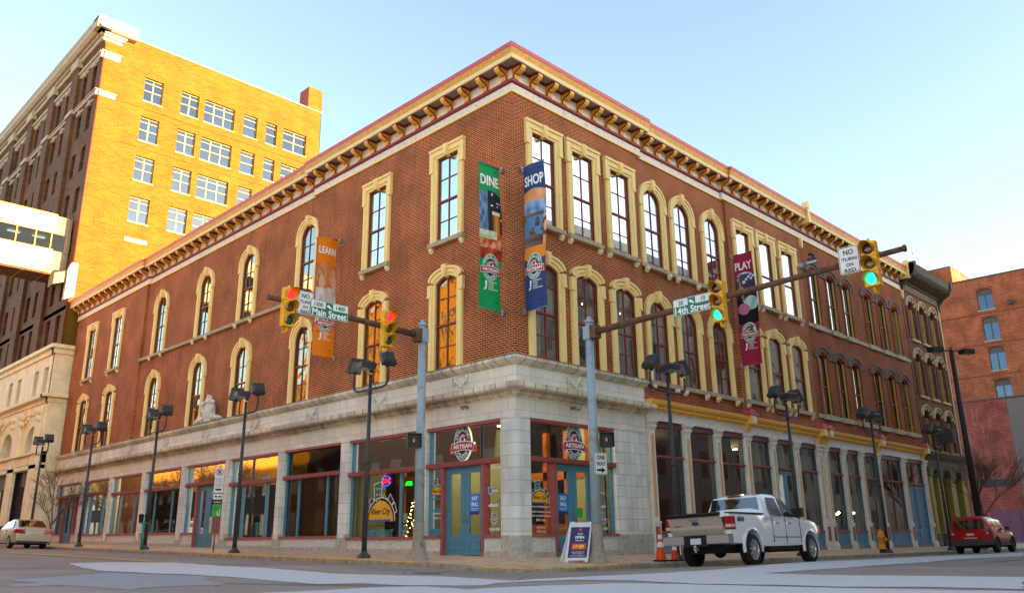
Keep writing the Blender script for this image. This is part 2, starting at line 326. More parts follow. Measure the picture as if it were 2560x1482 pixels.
drape('crosswalk', [rough_edge(BAND2, .05)], 'road_paint', .008, 'pale painted crosswalk band nearest the camera')
drape('road_patch', [rough_edge(PATCH, .06)], 'road_paint_worn', .006, 'worn pale patch on the asphalt')
for sm_ in ([(-6.4, 2.2), (-3.4, 3.1), (-3.4, 3.16), (-6.4, 2.27)], [(3, -5.5), (16, -5.0), (16, -5.06), (3, -5.57)], [(6, -10.6), (30, -9.9), (30, -9.98), (6, -10.68)], [(-5.5, -3.8), (-1.5, -4.6), (-1.5, -4.66), (-5.5, -3.87)]): drape('road_seam', [rough_edge(sm_, .012, .5)], 'tar', .014, 'dark tar-filled crack in the road')
drape('manhole_cover', [[(-5.2+.34*math.cos(i*.3927), -2.2+.34*math.sin(i*.3927)) for i in range(16)]], 'tar', .012, 'round manhole cover set in the road')
drape('road_line', [[(-7.95, 90), (-7.95, 20), (-7.9, 9), (-8.0, 5.6), (-8.35, 5.6), (-8.3, 9), (-8.3, 20), (-8.3, 90)]], 'road_yellow', .012, 'yellow centre line')
# low far ground behind everything is the road sheet itself
# ---------------------------------------------------------------- corner building
bld = thing('corner_building', 'red brick corner building with bracketed gold cornice, yellow window surrounds and pale tiled shopfronts', 'building')
def arch_pts(kind, w, n=12):
    """points from left spring to right spring, z relative to the spring"""
    if kind == 'flat': return [(-w/2, 0), (w/2, 0)]
    r = {'seg': .17, 'arch': .40, 'low': .12}[kind]*w*1.0
    R_ = (w*w/4+r*r)/(2*r); a = math.asin(min(1, w/2/R_)); c = r-R_
    return [(R_*math.sin(-a+2*a*i/n), c+R_*math.cos(-a+2*a*i/n)) for i in range(n+1)]
RISE = {'flat': 0, 'seg': .17, 'arch': .40, 'low': .12}
def wall_panel(mb, s0, s1, z0, z1, ops, o=0, depth=.28, m=0):
    """ops: (centre, width, zbottom, ztop, kind)"""
    ops = sorted(ops); cur = s0
    def q(a, b, c, d): mb.quad((a, o, c), (b, o, c), (b, o, d), (a, o, d), m=m)
    for c, w, zb, zt, kind in ops:
        l, r = c-w/2, c+w/2
        q(cur, l, z0, z1); cur = r
        if zb > z0: q(l, r, z0, zb)
        zs = zt-RISE[kind]*w
        ap = [(c+x, zs+z) for x, z in arch_pts(kind, w)]
        for (xa, za), (xb, zb2) in zip(ap, ap[1:]):
            if z1 > max(za, zb2)+.001: mb.quad((xa, o, za), (xb, o, zb2), (xb, o, z1), (xa, o, z1), m=m)
            mb.quad((xa, o, za), (xb, o, zb2), (xb, o-depth, zb2), (xa, o-depth, za), m=m)
        mb.quad((l, o, zb), (l, o, zs), (l, o-depth, zs), (l, o-depth, zb), m=m); mb.quad((r, o, zb), (r, o, zs), (r, o-depth, zs), (r, o-depth, zb), m=m)
        mb.quad((l, o, zb), (r, o, zb), (r, o-depth, zb), (l, o-depth, zb), m=m)
    q(cur, s1, z0, z1)
GW = 1.16
LW = [(3.3, 'flat', 'seg'), (7.57, 'flat', 'seg'), (12.85, 'arch', 'arch'), (18.2, 'arch', 'arch'), (22.82, 'arch', 'arch'), (28.35, 'arch', 'arch'), (34.6, 'flat', 'seg'), (39.05, 'flat', 'seg')]
RW = [(1.5, 'flat', 'seg'), (3.6, 'flat', 'seg'), (5.8, 'flat', 'seg'), (8.05, 'arch', 'arch'), (10.15, 'arch', 'arch'), (12.5, 'arch', 'arch'), (15.0, 'flat', 'seg'), (17.1, 'flat', 'seg'), (19.3, 'flat', 'seg')]
NWX = [22.1, 24.15, 26.05, 28.95, 30.95, 32.95]
def zs(side, i, fl):
    if fl == 3: return (10.72, 14.0)
    if side == 'L': return (6.08, 9.35)
    return (6.08, 9.33) if i < 3 else (6.12, 9.30)
wall = MB(TL)
for a, b, o in ((0, 12.0, 0), (12.0, 30.6, -.12), (30.6, 42.4, 0)):
    for z0, z1, fl in ((6.0, 10.2, 2), (10.2, 15.25, 3)):
        wall_panel(wall, a, b, z0, z1, [(c, GW, *zs('L', i, fl), (k3 if fl == 3 else k2)) for i, (c, k3, k2) in enumerate(LW) if a < c < b], o)
for s_, o1, o2 in ((12.0, 0, -.12), (30.6, -.12, 0)): wall.quad((s_, o1, 6), (s_, o2, 6), (s_, o2, 15.25), (s_, o1, 15.25))
wall.quad((42.4, 0, 0), (42.4, -21, 0), (42.4, -21, 16.3), (42.4, 0, 16.3))
wall.T = TR
for a, b, o in ((0, 7.0, 0), (7.0, 13.75, -.12), (13.75, 20.85, 0)):
    for z0, z1, fl in ((5.2, 10.2, 2), (10.2, 15.25, 3)):
        wall_panel(wall, a, b, z0, z1, [(c, GW, *zs('R', i, fl), (k3 if fl == 3 else k2)) for i, (c, k3, k2) in enumerate(RW) if a < c < b], o)
for s_, o1, o2 in ((7.0, 0, -.12), (13.75, -.12, 0)): wall.quad((s_, o1, 5.2), (s_, o2, 5.2), (s_, o2, 15.25), (s_, o1, 15.25))
wall.obj('wall', 'brick', bld)
# windows -----------------------------------------------------------
def window_parts(kind, ht, muntin=True, cur='curtain', gl='glass_upper', surround=True, sill=True, w=GW, seed=0, sw_=.30):
    """prototype in its own frame: x right, -y outward, z from the sill; returns dict of meshes"""
    T = lambda s, o, z: (s, -o, z)
    rise = RISE[kind]*w; zsp = ht-rise; out = {}
    f = MB(T); o1, o2 = -.03, -.09; fw_ = .055
    f.box(-w/2, -w/2+fw_, o2, o1, 0, zsp); f.box(w/2-fw_, w/2, o2, o1, 0, zsp); f.box(-w/2, w/2, o2, o1, 0, .07)
    ap = arch_pts(kind, w); ap2 = [(x*(1-2*fw_/w), z-fw_) for x, z in ap]
    for i in range(len(ap)-1):
        (xa, za), (xb, zb), (xc, zc), (xd, zd) = ap[i], ap[i+1], ap2[i+1], ap2[i]
        f.add([(xa, o1, zsp+za), (xb, o1, zsp+zb), (xc, o1, zsp+zc), (xd, o1, zsp+zd), (xa, o2, zsp+za), (xb, o2, zsp+zb), (xc, o2, zsp+zc), (xd, o2, zsp+zd)], [(0, 1, 2, 3), (4, 5, 6, 7), (0, 1, 5, 4), (3, 2, 6, 7)])
    mid = ht*.47; f.box(-w/2+fw_, w/2-fw_, o2-.01, o1+.015, mid-.035, mid+.035)
    if muntin:
        f.box(-.02, .02, o2, o1-.01, .07, ht-.05)
        for zz in (mid*.5, mid+(ht-mid)*.5 if kind == 'flat' else mid+(zsp-mid)*.62): f.box(-w/2+fw_, w/2-fw_, o2, o1-.012, zz-.014, zz+.014)
    out['frame'] = f
    p = MB(T); p.add([(-w/2, -.07, 0)]+[(x, -.07, zsp+z) for x, z in ap]+[(w/2, -.07, 0)], [tuple(range(len(ap)+2))]); out['pane'] = p
    if cur:
        c = MB(T); r = random.Random(seed); n = 26
        for a, b in ((-w/2-.0, -w/2+w*r.uniform(.2, .48)), (w/2-w*r.uniform(.2, .48), w/2+.05)):
            for i in range(n//2):
                xa = a+(b-a)*i/(n//2); xb = a+(b-a)*(i+1)/(n//2); ya = -.26+.035*(i % 2); yb = -.26+.035*((i+1) % 2)
                c.quad((xa, ya, -.05), (xb, yb, -.05), (xb, yb, ht+.05), (xa, ya, ht+.05))
        out['curtain'] = c
    if surround:
        s = MB(T); S = sw_; ro = .10
        zl = zsp if kind != 'flat' else ht
        for sg in (-1, 1):
            a, b = sorted((sg*w/2, sg*(w/2+S)))
            s.box(a, b, -.14, .06, 0, zl)
            a, b = sorted((sg*(w/2+S*.42), sg*(w/2+S*.92))); s.box(a, b, .06, ro, 0, zl)
            a, b = sorted((sg*(w/2+S*.55), sg*(w/2+S+.055))); s.box(a, b, -.02, .125, ht*.86-(rise*.7), zl+(.3 if kind == 'flat' else 0))
            s.box(a, b, -.02, .14, ht*.86-.07-(rise*.7), ht*.86-(rise*.7))
        if kind == 'flat':
            s.box(-w/2-S, w/2+S, -.14, .07, ht, ht+.30); s.box(-w/2-S*.9, w/2+S*.9, .07, .11, ht+.1, ht+.34); s.box(-w/2-S-.07, w/2+S+.07, -.02, .16, ht+.30, ht+.40)
        else:
            rr = RISE[kind]*w; big = [(x*(w+2*S)/w, z*(1+ (0.32*1.0/ max(rr, .01))*(1 if kind == 'arch' else 1))) for x, z in ap]
            R_ = .31
            outer = []
            for i, (x, z) in enumerate(ap):
                t = i/(len(ap)-1); ang = math.pi*(1-t); e = (w/2+S)*math.cos(ang); 
                outer.append((e, z+R_*(.35+.65*math.sin(math.pi*t)) if kind != 'arch' else z+R_*math.sin(math.pi*t)))
            outer[0] = (-(w/2+S), 0 if kind == 'arch' else .12); outer[-1] = ((w/2+S), 0 if kind == 'arch' else .12)
            def band(i0, i1, oa, ob):
                for i in range(len(ap)-1):
                    def P(j, t): return (ap[j][0]*(1-t)+outer[j][0]*t, zsp+ap[j][1]*(1-t)+outer[j][1]*t)
                    A, B, Cc, D = P(i, i0), P(i+1, i0), P(i+1, i1), P(i, i1)
                    s.add([(A[0], oa, A[1]), (B[0], oa, B[1]), (Cc[0], oa, Cc[1]), (D[0], oa, D[1]), (A[0], ob, A[1]), (B[0], ob, B[1]), (Cc[0], ob, Cc[1]), (D[0], ob, D[1])], [(0, 1, 2, 3), (4, 5, 6, 7), (0, 1, 5, 4), (3, 2, 6, 7), (0, 3, 7, 4), (1, 2, 6, 5)])
            band(0, 1, -.14, .06); band(.35, .75, .06, .10); band(.8, 1.06, -.02, .14)
        kz = ht-.06
        s.prism([(-.07, kz), (.07, kz), (.125, kz+.46), (-.125, kz+.46)], 1, -.1, .19); s.prism([(-.035, kz+.08), (.035, kz+.08), (.07, kz+.38), (-.07, kz+.38)], 1, .19, .215)
        out['surround'] = s
    if sill:
        k = MB(T); S = sw_; k.box(-w/2-S-.06, w/2+S+.06, -.2, .17, -.17, -.005)
        for sg in (-1, 1): c = sg*(w/2+S-.06); k.prism([(.0, -.17), (.13, -.17), (.13, -.25), (.05, -.36), (0, -.36)], 0, c-.08, c+.08, m=1)
        out['sill'] = k
    return out
WM = {'frame': ['maroon'], 'pane': None, 'surround': ['cream'], 'sill': ['sill_stone', 'cream_pale'], 'curtain': None}
PROTO = {}
def put_window(parent, T, s, o, z, kind, ht, gl, cur, muntin, surround=True, sill=True, w=GW, seed=0):
    key = (kind, round(ht, 2), gl, cur, muntin, surround, sill, w, seed)
    if key not in PROTO:
        d = window_parts(kind, ht, muntin, cur, gl, surround, sill, w, seed)
        PROTO[key] = {k: v.mesh('window_'+k, WM[k] or [gl if k == 'pane' else cur]) for k, v in d.items()}
    ms = PROTO[key]; f = mkobj('window', ms['frame'], parent); f.location = T(s, o, z); f.rotation_euler = (0, 0, 0 if T is TR else -math.pi/2)
    for k in ('pane', 'surround', 'sill', 'curtain'):
        if k in ms: mkobj({'pane': 'pane', 'surround': 'window_surround', 'sill': 'sill', 'curtain': 'curtain'}[k], ms[k], f)
    return f
for i, (c, k3, k2) in enumerate(LW):
    o = -.12 if 12.0 < c < 30.6 else 0
    put_window(bld, TL, c, o, 10.72, k3, 3.28, 'glass_upper', 'curtain', True, sill=not 2 <= i <= 5, seed=i % 3)
    put_window(bld, TL, c, o, 6.08, k2, 3.27, 'glass_gold', 'curtain_dark', True, sill=False, seed=i % 3)
for i, (c, k3, k2) in enumerate(RW):
    o = -.12 if 7.0 < c < 13.75 else 0
    put_window(bld, TR, c, o, 10.72, k3, 3.28, 'glass_white', 'curtain', i < 6, sill=not 3 <= i <= 5, seed=i % 2)
    a, b = zs('R', i, 2); put_window(bld, TR, c, o, a, k2, b-a, 'glass_lower', 'curtain_dark', i < 6, sill=i >= 6, seed=i % 3)
# belt sills under the arched windows
bs = MB(TL); bs.box(12.0, 30.6, -.3, .03, 10.55, 10.71)
for c, *_ in LW[2:6]:
    for d in (-.75, .75): bs.prism([(.0, 10.55), (.1, 10.55), (.1, 10.47), (.02, 10.36), (0, 10.36)], 0, c+d-.08, c+d+.08, m=1)
bs.obj('belt_course', ['sill_stone', 'cream_pale'], bld); bs = MB(TR); bs.box(7.0, 13.75, -.3, .05, 10.55, 10.71)
b2 = MB(TR); b2.box(7.0, 13.75, -.3, .05, 5.95, 6.11)
for c, *_ in RW[3:6]:
    for d in (-.75, .75):
        bs.prism([(.0, 10.55), (.12, 10.55), (.12, 10.45), (.02, 10.34), (0, 10.34)], 0, c+d-.09, c+d+.09, m=1)
        b2.prism([(.0, 5.95), (.12, 5.95), (.12, 5.85), (.02, 5.74), (0, 5.74)], 0, c+d-.09, c+d+.09, m=1)
bs.obj('belt_course', ['sill_stone', 'cream_pale'], bld); b2.obj('belt_course', ['sill_stone', 'cream_pale'], bld)
# cornice -----------------------------------------------------------
def R4(o0, o1, z0, z1): return [(o0, z0), (o1, z0), (o1, z1), (o0, z1)]
CORN = [(R4(-.4, .06, 15.2, 15.29), 'cream'), ([(-.4, 15.29), (.035, 15.29), (.035, 15.53), (-.4, 15.53)], 'white_band'), ([(-.4, 15.53), (.06, 15.53), (.11, 15.58), (.11, 15.66), (-.4, 15.66)], 'maroon'),
        (R4(-.4, .02, 15.66, 16.08), 'frieze_white'), (R4(-.4, .07, 16.08, 16.16), 'maroon'), (R4(-.4, .5, 16.16, 16.21), 'soffit'),
        ([(.46, 16.12), (.52, 16.12), (.56, 16.24), (.46, 16.24)], 'cream_pale'), ([(-.4, 16.21), (.545, 16.24), (.59, 16.49), (-.4, 16.49)], 'gold'), ([(-.4, 16.49), (.605, 16.49), (.62, 16.64), (-.4, 16.66)], 'red_flash')]
cm = sorted({m for _, m in CORN})
def cornice(T, segs, parent, name='cornice'):
    mb = MB(T)
    for a, b, off, m0, m1 in segs:
        for pr, m in CORN: mb.run([(o+off, z) for o, z in pr], a, b, cm.index(m), m0, m1)
    return mb.obj(name, cm, parent)
cornice(TL, [(0, 12.4, 0, -1, 0), (12.4, 30.3, -.12, 0, 0), (30.3, 42.5, 0, 0, .6)], bld)
cornice(TR, [(0, 7.3, 0, -1, 0), (7.3, 13.5, -.12, 0, 0), (13.5, 21.0, 0, 0, 0)], bld)
def bracket_mesh():
    mb = MB(lambda s, o, z: (s, -o, z)); z = 15.69
    pr = [(0, z), (.07, z), (.10, z+.06), (.11, z+.14), (.17, z+.19), (.27, z+.20), (.40, z+.24), (.47, z+.31), (.47, z+.355), (0, z+.355)]
    mb.prism(pr, 0, -.11, .11, m=0)
    mb.box(-.125, .125, 0, .50, z+.355, z+.425, m=0)
    side = [(.02, z+.05), (.06, z+.06), (.085, z+.18), (.2, z+.24), (.38, z+.28), (.42, z+.33), (.02, z+.33)]
    for a, b in ((-.122, -.11), (.11, .122)): mb.prism(side, 0, a, b, m=1)
    fr = [(.075, z+.01), (.105, z+.06), (.115, z+.135), (.12, z+.2), (.28, z+.19), (.41, z+.23), (.485, z+.31), (.485, z+.35)]
    for (oa, za), (ob, zb) in zip(fr, fr[1:]):
        if zb-za > 0 and oa < .2 and zb <= z+.2:
            for x0, x1 in ((-.085, -.015), (.015, .085)): mb.box(x0, x1, oa-.02, ob+.012, za, zb, m=2)
    sc = [(.16, z+.165), (.27, z+.175), (.41, z+.215), (.49, z+.29), (.495, z+.352), (.45, z+.352), (.42, z+.26), (.16, z+.2)]
    mb.prism(sc, 0, -.088, .088, m=2)
    mb.v = [(x*1.12, y*.95, 15.665+(z_-15.69)*1.165) for x, y, z_ in mb.v]; return mb.mesh('bracket', ['maroon', 'gold', 'gold_bright'])
BR = bracket_mesh()
def brackets(parent, T, a, step, n, end, steps):
    for i in range(n):
        s = a+i*step
        if s > end: break
        o = 0
        for x0, x1 in steps:
            if x0 < s < x1: o = -.12
        b = mkobj('bracket', BR, parent); b.location = T(s, o+.02, 0); b.rotation_euler = (0, 0, 0 if T is TR else -math.pi/2)
brackets(bld, TL, .28, .955, 60, 42.3, [(12.4, 30.3)])
brackets(bld, TR, .12, .845, 60, 20.9, [(7.3, 13.5)])
rf = MB(); rf.quad((.2, .2, 16.3), (20.9, .2, 16.3), (20.9, 42.3, 16.3), (.2, 42.3, 16.3)); rf.obj('roof', 'roof_membrane', bld)
# shell inside
ins = MB()
for z in (5.6, 10.15): ins.box(.35, 20.8, .35, 42.2, z-.25, z+.12, 1)
ins.box(20.75, 20.84, .3, 42.2, -.5, 16.2, 0); ins.box(.35, 20.8, 42.1, 42.2, -.5, 16.2, 0)
ins.box(.4, 20.7, .4, 42.1, 15.3, 15.4, 0)
ins.box(5.0, 5.1, 5.1, 42.1, 5.75, 15.3, 0); ins.box(5.0, 20.7, 5.0, 5.1, 5.75, 15.3, 0)
ins.obj('interior_wall', ['dark_interior', 'floor_wood'], bld)
tb = MB()
for (x, y, z) in ((4.3, 2.0, 9.3), (6.6, 2.2, 9.25), (9.0, 2.2, 9.3), (2.0, 8, 9.2), (11.5, 2.2, 9.3), (2.2, 4.2, 9.4)): tb.box(x-.6, x+.6, y-.05, y+.05, z, z+.05)
emis('tube', '#ffe2a0', 6); tb.obj('ceiling_light', 'tube', bld)
# terracotta base ----------------------------------------------------
TE, LE = 6.62, 42.45
prT = [(R4(-.3, .02, 4.12, 4.74), 'terracotta'), ([(-.3, 4.74), (.06, 4.74), (.06, 4.78), (.10, 4.80), (.10, 4.88), (.16, 4.93), (-.3, 4.93)], 'ledge_stone'),
       ([(-.3, 4.93), (.40, 4.93), (.44, 4.98), (.44, 5.12), (.12, 5.20), (-.3, 5.20)], 'ledge_stone'), (R4(-.3, .05, 5.20, 5.73), 'terracotta'),
       ([(-.3, 5.73), (.09, 5.73), (.20, 5.83), (.20, 5.87), (.24, 5.88), (.24, 6.02), (.02, 6.08), (-.3, 6.08)], 'ledge_stone')]
tm = ['terracotta', 'ledge_stone', 'granite', 'terracotta_pier', 'granite_base']
tc = MB(TL)
for pr, m in prT: tc.run(pr, 0, LE, tm.index(m), -1, 0)
tc.T = TR
for pr, m in prT: tc.run(pr, 0, TE, tm.index(m), -1, .5 if m == 'ledge_stone' else 0)
tc.obj('entablature', tm, bld)
dn = MB(TL); t = .1
while t < LE: dn.box(t, t+.05, .09, .145, 4.79, 4.88); t += .1
dn.T = TR; t = .1
while t < TE: dn.box(t, t+.05, .09, .145, 4.79, 4.88); t += .1
dn.obj('dentil_course', 'ledge_stone', bld)
BAYS = [(.68, 4.26, .65, 2.78, 'door', 2.48), (4.80, 8.81, .63, 2.78, 'win', 0), (9.39, 13.52, .70, 2.92, 'blind', 0), (14.06, 18.20, .69, 2.90, 'win', 0), (18.75, 22.76, .95, 3.10, 'door', 20.55),
        (23.40, 27.65, .99, 3.06, 'win', 0), (28.26, 32.33, 1.0, 3.08, 'win', 0), (32.94, 36.90, 1.02, 3.25, 'win', 0), (37.55, 41.8, 1.1, 3.25, 'door', 39.3)]
edges = [0]+[v for b in BAYS for v in b[:2]]+[42.4]
for i in range(2, len(edges), 2):
    a, b = edges[i], edges[i+1]; pr_ = MB(TL)
    pr_.box(a, b, -.45, 0, .02, 4.12, 3); pr_.box(a+.12, b-.12, 0, .035, .62, 4.1, 3); pr_.box(a-.03, b+.03, -.3, .03, -.3, .62+H(0, a), 4); pr_.obj('pier', tm, bld)
cp = [(0, .68), (0, .34), (-.035, .31), (-.035, .12), (.0, .03), (.03, 0), (.12, -.035), (.31, -.035), (.34, 0), (.63, 0), (.63, .45), (.45, .68)]
pr_ = MB(); pr_.prism(cp, 2, .62, 4.12, 3); pr_.prism([(x*1.02-.03, y*1.02-.03) for x, y in cp], 2, -.3, .62, 4); pr_.obj('pier', tm, bld)
pr_ = MB(TR); pr_.box(4.81, 6.62, -.45, 0, .62, 4.12, 3); pr_.box(5.0, 6.5, 0, .02, .62, 4.0, 3); pr_.box(4.78, 6.68, -.45, .03, -.3, .62, 4); pr_.obj('pier', tm, bld)
# festoon panels
def swag_mesh():
    mb = MB(lambda s, o, z: (s, -o, z))
    for a, b, c, d in ((-.45, .45, .2, .23), (-.45, .45, -.23, -.2), (-.45, -.42, -.2, .2), (.42, .45, -.2, .2)): mb.box(a, b, 0, .03, c, d)
    pts = [(-.28+.56*i/12, .03, .10-.24*math.sin(math.pi*i/12)) for i in range(13)]
    for i, p in enumerate(pts): mb.ball(p, .045+.012*(i % 2), n=7, k=5)
    for sg in (-1, 1):
        for j in range(4): mb.ball((sg*.32, .03, .12-.07*j), .035, n=6, k=4)
        mb.ball((sg*.3, .03, .15), .06, n=8, k=5)
    return mb.mesh('festoon', ['terracotta'])
SW = swag_mesh()
for T, lst in ((TL, (2.45, 6.87, 11.5, 16.1, 20.85, 25.5, 30.3, 34.9, 39.5)), (TR, (2.7,))):
    for s in lst:
        b = mkobj('festoon', SW, bld); b.location = T(s, .05, 5.47); b.rotation_euler = (0, 0, 0 if T is TR else -math.pi/2)
# cartouche above the middle entrance
cr = MB(lambda s, o, z: (-(o+.12), 20.6-s, z+6.05))
cr.prism([(-.42, 0), (.42, 0), (.5, .3), (.42, .75), (.2, .95), (0, 1.0), (-.2, .95), (-.42, .75), (-.5, .3)], 1, -.05, .12)
cr.ball((0, .1, .48), .3, sc=(1, .3, 1.15), n=14, k=8); cr.prism([(-.3, .92), (.3, .92), (.22, 1.04), (.1, 1.06), (.05, 1.25), (-.05, 1.3), (-.12, 1.12), (-.24, 1.04)], 1, -.02, .18)
for sg in (-1, 1):
    pts = [(sg*(.46+.10*math.sin(i*.6)), .12, .9-.075*i) for i in range(11)]; cr.tube(pts, .06, n=7)
    cr.ball((sg*.5, .14, .88), .13); cr.ball((sg*.62, .12, .14), .15); cr.ball((sg*.85, .12, .12), .13); cr.ball((sg*1.05, .1, .1), .12, sc=(1.3, .8, 1)); cr.ball((sg*1.3, .1, .06), .09, sc=(1.5, .8, 1))
    cr.prism([(sg*.5, 0), (sg*1.45, 0), (sg*1.3, .08), (sg*.9, .2), (sg*.55, .3)], 1, -.02, .1)
cr.obj('cartouche', 'terracotta', bld)
# ---------------------------------------------------------------- shopfronts
mat('blind', '#b98260', .6, var=.1, scale=3)
mat('brass', '#b08b3a', .35, metal=1, var=0)
mat('orange_wall', '#c8631c', .6, var=.3, scale=1.5)
OG = -.20
def shop_bay(T, a, b, z0, zr, kind, dc, head=4.12, parent=bld, mull=None, zf=None):
    """a,b along the front; z0 sill, zr top of lower lights; dc door centre"""
    f = MB(T); g = MB(T); zf = H(0, (a+b)/2) if zf is None else zf
    f.box(a, b, OG-.1, .0, head-.09, head, 0); f.box(a, b, OG-.08, .02, zr, zr+.15, 0); f.box(a, b, OG-.06, .05, zr+.04, zr+.07, 0); f.box(a, b, OG-.05, .04, zr+.12, zr+.15, 0)
    for s0, s1 in ((a, a+.1), (b-.1, b)): f.box(s0, s1, OG-.1, OG+.06, z0, head-.09, 1)
    d0 = dc-1.03; d1 = dc+1.03
    spans = [(a, b)] if kind != 'door' else [(a, d0), (d1, b)]
    for s0, s1 in spans:
        f.box(s0, s1, OG-.12, .03, z0-.09, z0, 0); f.box(s0, s1, OG-.1, -.03, zf+.14, z0-.09, 2); f.box(s0, s1, OG-.1, .0, -.35, zf+.14, 3)
        g.quad((s0+.05, OG, z0), (s1-.05, OG, z0), (s1-.05, OG, zr), (s0+.05, OG, zr))
    g.quad((a+.05, OG, zr+.15), (b-.05, OG, zr+.15), (b-.05, OG, head-.09), (a+.05, OG, head-.09))
    if kind != 'door':
        for m_ in (mull or ((b-a)*.25, (b-a)*.75)): f.box(a+m_-.05, a+m_+.05, OG-.04, OG+.06, z0, zr, 1)
    else:
        for s0, s1 in ((d0, d0+.12), (d1-.12, d1)): f.box(s0, s1, OG-.1, -.02, zf-.1, zr, 0)
        f.box(a, d0, OG-.06, OG+.02, z0, zr, 1) if False else None
    fr = f.obj('shopfront', ['maroon_pink', 'teal', 'granite', 'granite_base'], parent)
    g.obj('pane', 'glass_shop', fr)
    if kind == 'door':
        dz = zf+.0; dt = zr
        for sg in (-1, 1):
            s0, s1 = sorted((dc+sg*.005, dc+sg*.91)); d = MB(T); o0, o1 = OG-.03, OG+.04; gm = .2
            d.box(s0, s0+gm, o0, o1, dz+.02, dt-.01); d.box(s1-gm, s1, o0, o1, dz+.02, dt-.01); d.box(s0+gm, s1-gm, o0, o1, dt-.22, dt-.01); d.box(s0+gm, s1-gm, o0, o1, dz+.02, dz+.62)
            d.box(s0+gm-.02, s1-gm+.02, o1, o1+.02, dz+.16, dz+.19); d.box(s0+gm-.02, s1-gm+.02, o1, o1+.02, dz+.42, dz+.45)
            d.box(s0+gm-.02, s0+gm+.01, o1, o1+.02, dz+.19, dz+.42); d.box(s1-gm-.01, s1-gm+.02, o1, o1+.02, dz+.19, dz+.42)
            do = d.obj('door', 'door_teal', parent)
            q = MB(T); q.quad((s0+gm, OG, dz+.62), (s1-gm, OG, dz+.62), (s1-gm, OG, dt-.22), (s0+gm, OG, dt-.22)); q.obj('pane', 'glass_shop', do)
            h = MB(); hs = dc+sg*.1; pts = [T(hs, o1, dz+1.0), T(hs, o1+.06, dz+1.02), T(hs, o1+.06, dz+1.2), T(hs, o1, dz+1.22)]; h.tube(pts, .012, n=6); h.obj('door_handle', 'brass', do)
for i, (a, b, z0, zr, kind, dc) in enumerate(BAYS): shop_bay(TL, a, b, z0, zr, kind, dc)
shop_bay(TR, .63, 4.81, .66, 2.80, 'door', 2.72, zf=0)
# blinds, partitions and furniture seen through the shop windows
bl = MB(TL)
for a, b in ((9.5, 13.4), (14.2, 15.3), (16.9, 18.1), (18.8, 19.5)):
    t = .72
    while t < 2.95: bl.add([(a, OG-.10, t), (b, OG-.10, t), (b, OG-.07, t+.034), (a, OG-.07, t+.034)], [(0, 1, 2, 3)]); t += .045
bl.obj('blind', 'blind', bld)
it = MB(TL)
it.box(4.45, 4.62, -5, -.46, 0, 4.4, 1); it.box(8.62, 8.95, -1.6, -.46, 0, 4.4, 1); it.box(3.95, 4.3, -1.3, -.46, 0, 4.4, 1)
it.T = TR; it.box(4.45, 4.75, -1.5, -.46, 0, 4.4, 1); it.T = TL
it.box(.5, 20, -6.1, -6, -.5, 4.5, 0); it.box(9.1, 9.25, -6, -.5, 0, 4.5, 2)
for s in (5.0, 5.9, 6.8, 7.7, 8.6): it.box(s-.08, s+.08, -2.5, -2.35, .0, 4.2, 0)
it.box(4.7, 8.9, -2.5, -2.3, 2.55, 2.85, 0); it.box(4.7, 8.9, -2.5, -2.4, .2, .95, 0); it.box(4.7, 8.9, -2.5, -2.3, 4.0, 4.3, 0)
it.box(.5, 4.4, -4.6, -4.4, 2.5, 2.8, 0); it.box(.5, 4.4, -4.6, -4.5, .2, 1.0, 0)
for s in (.9, 1.9, 2.9, 3.9): it.box(s-.1, s+.1, -4.6, -4.4, 0, 4.2, 0)
for s in (13.8, 18.5, 23.1, 28.0, 32.6, 37.2): it.box(s-.06, s+.06, -6, -.5, 0, 4.5, 3)
it.box(9, 42, -6.1, -6.0, -.3, 4.6, 4)
it.T = TR; it.box(5.0, 20.7, -6.1, -6.0, -.4, 4.7, 3); it.box(5.2, 5.35, -6, -.5, -.3, 4.6, 2); it.box(13.7, 13.85, -6, -.8, -.3, 4.6, 2)
it.T = None; it.box(.2, 20.7, .4, 42.1, -.42, -.02, 5); it.box(.3, 20.7, .35, 42.1, 4.5, 4.58, 2)
it.obj('interior_wall', ['wood_wall', 'green_wall', 'dark_interior', 'wood_dark', 'wood_wall', 'floor_wood'], bld)
emis('tube_soft', '#fff0d8', 1.5)
emis('bulb2', '#ffc860', 12); mat('crest', '#d9d36a', .5, var=0)
emis('bulb', '#ffd890', 25)
DL = [(1.3, 2.0), (2.4, 1.2), (3.4, 2.4), (2.0, 3.6), (1.1, 4.2), (3.3, 4.1), (3.0, 6.5), (2.2, 8.0), (3.4, 16), (3.4, 20), (3.4, 26), (3.4, 30), (9, 3), (11.3, 3.2), (15.2, 2.2), (18, 3)]
dm = MB()
for x, y in DL: dm.cyl((x, y, 4.47), (x, y, 4.498), .085, n=14)
dm.obj('ceiling_light', 'bulb', bld)
def lamp_light(x, y, z, e, c=(1, .68, .35), r=.15):
    l = bpy.data.lights.new('lamp_glow', 'POINT'); l.energy = e; l.color = c; l.shadow_soft_size = r
    o = bpy.data.objects.new('lamp_glow', l); o.location = (x, y, z); col.objects.link(o); o.parent = bld
for x, y, e in ((2, 2, 16), (2.6, 6.5, 20), (3, 16, 60), (3, 20.5, 70), (3, 29, 50), (10, 3, 18), (17, 3, 18)): lamp_light(x, y, 4.2, e*3)
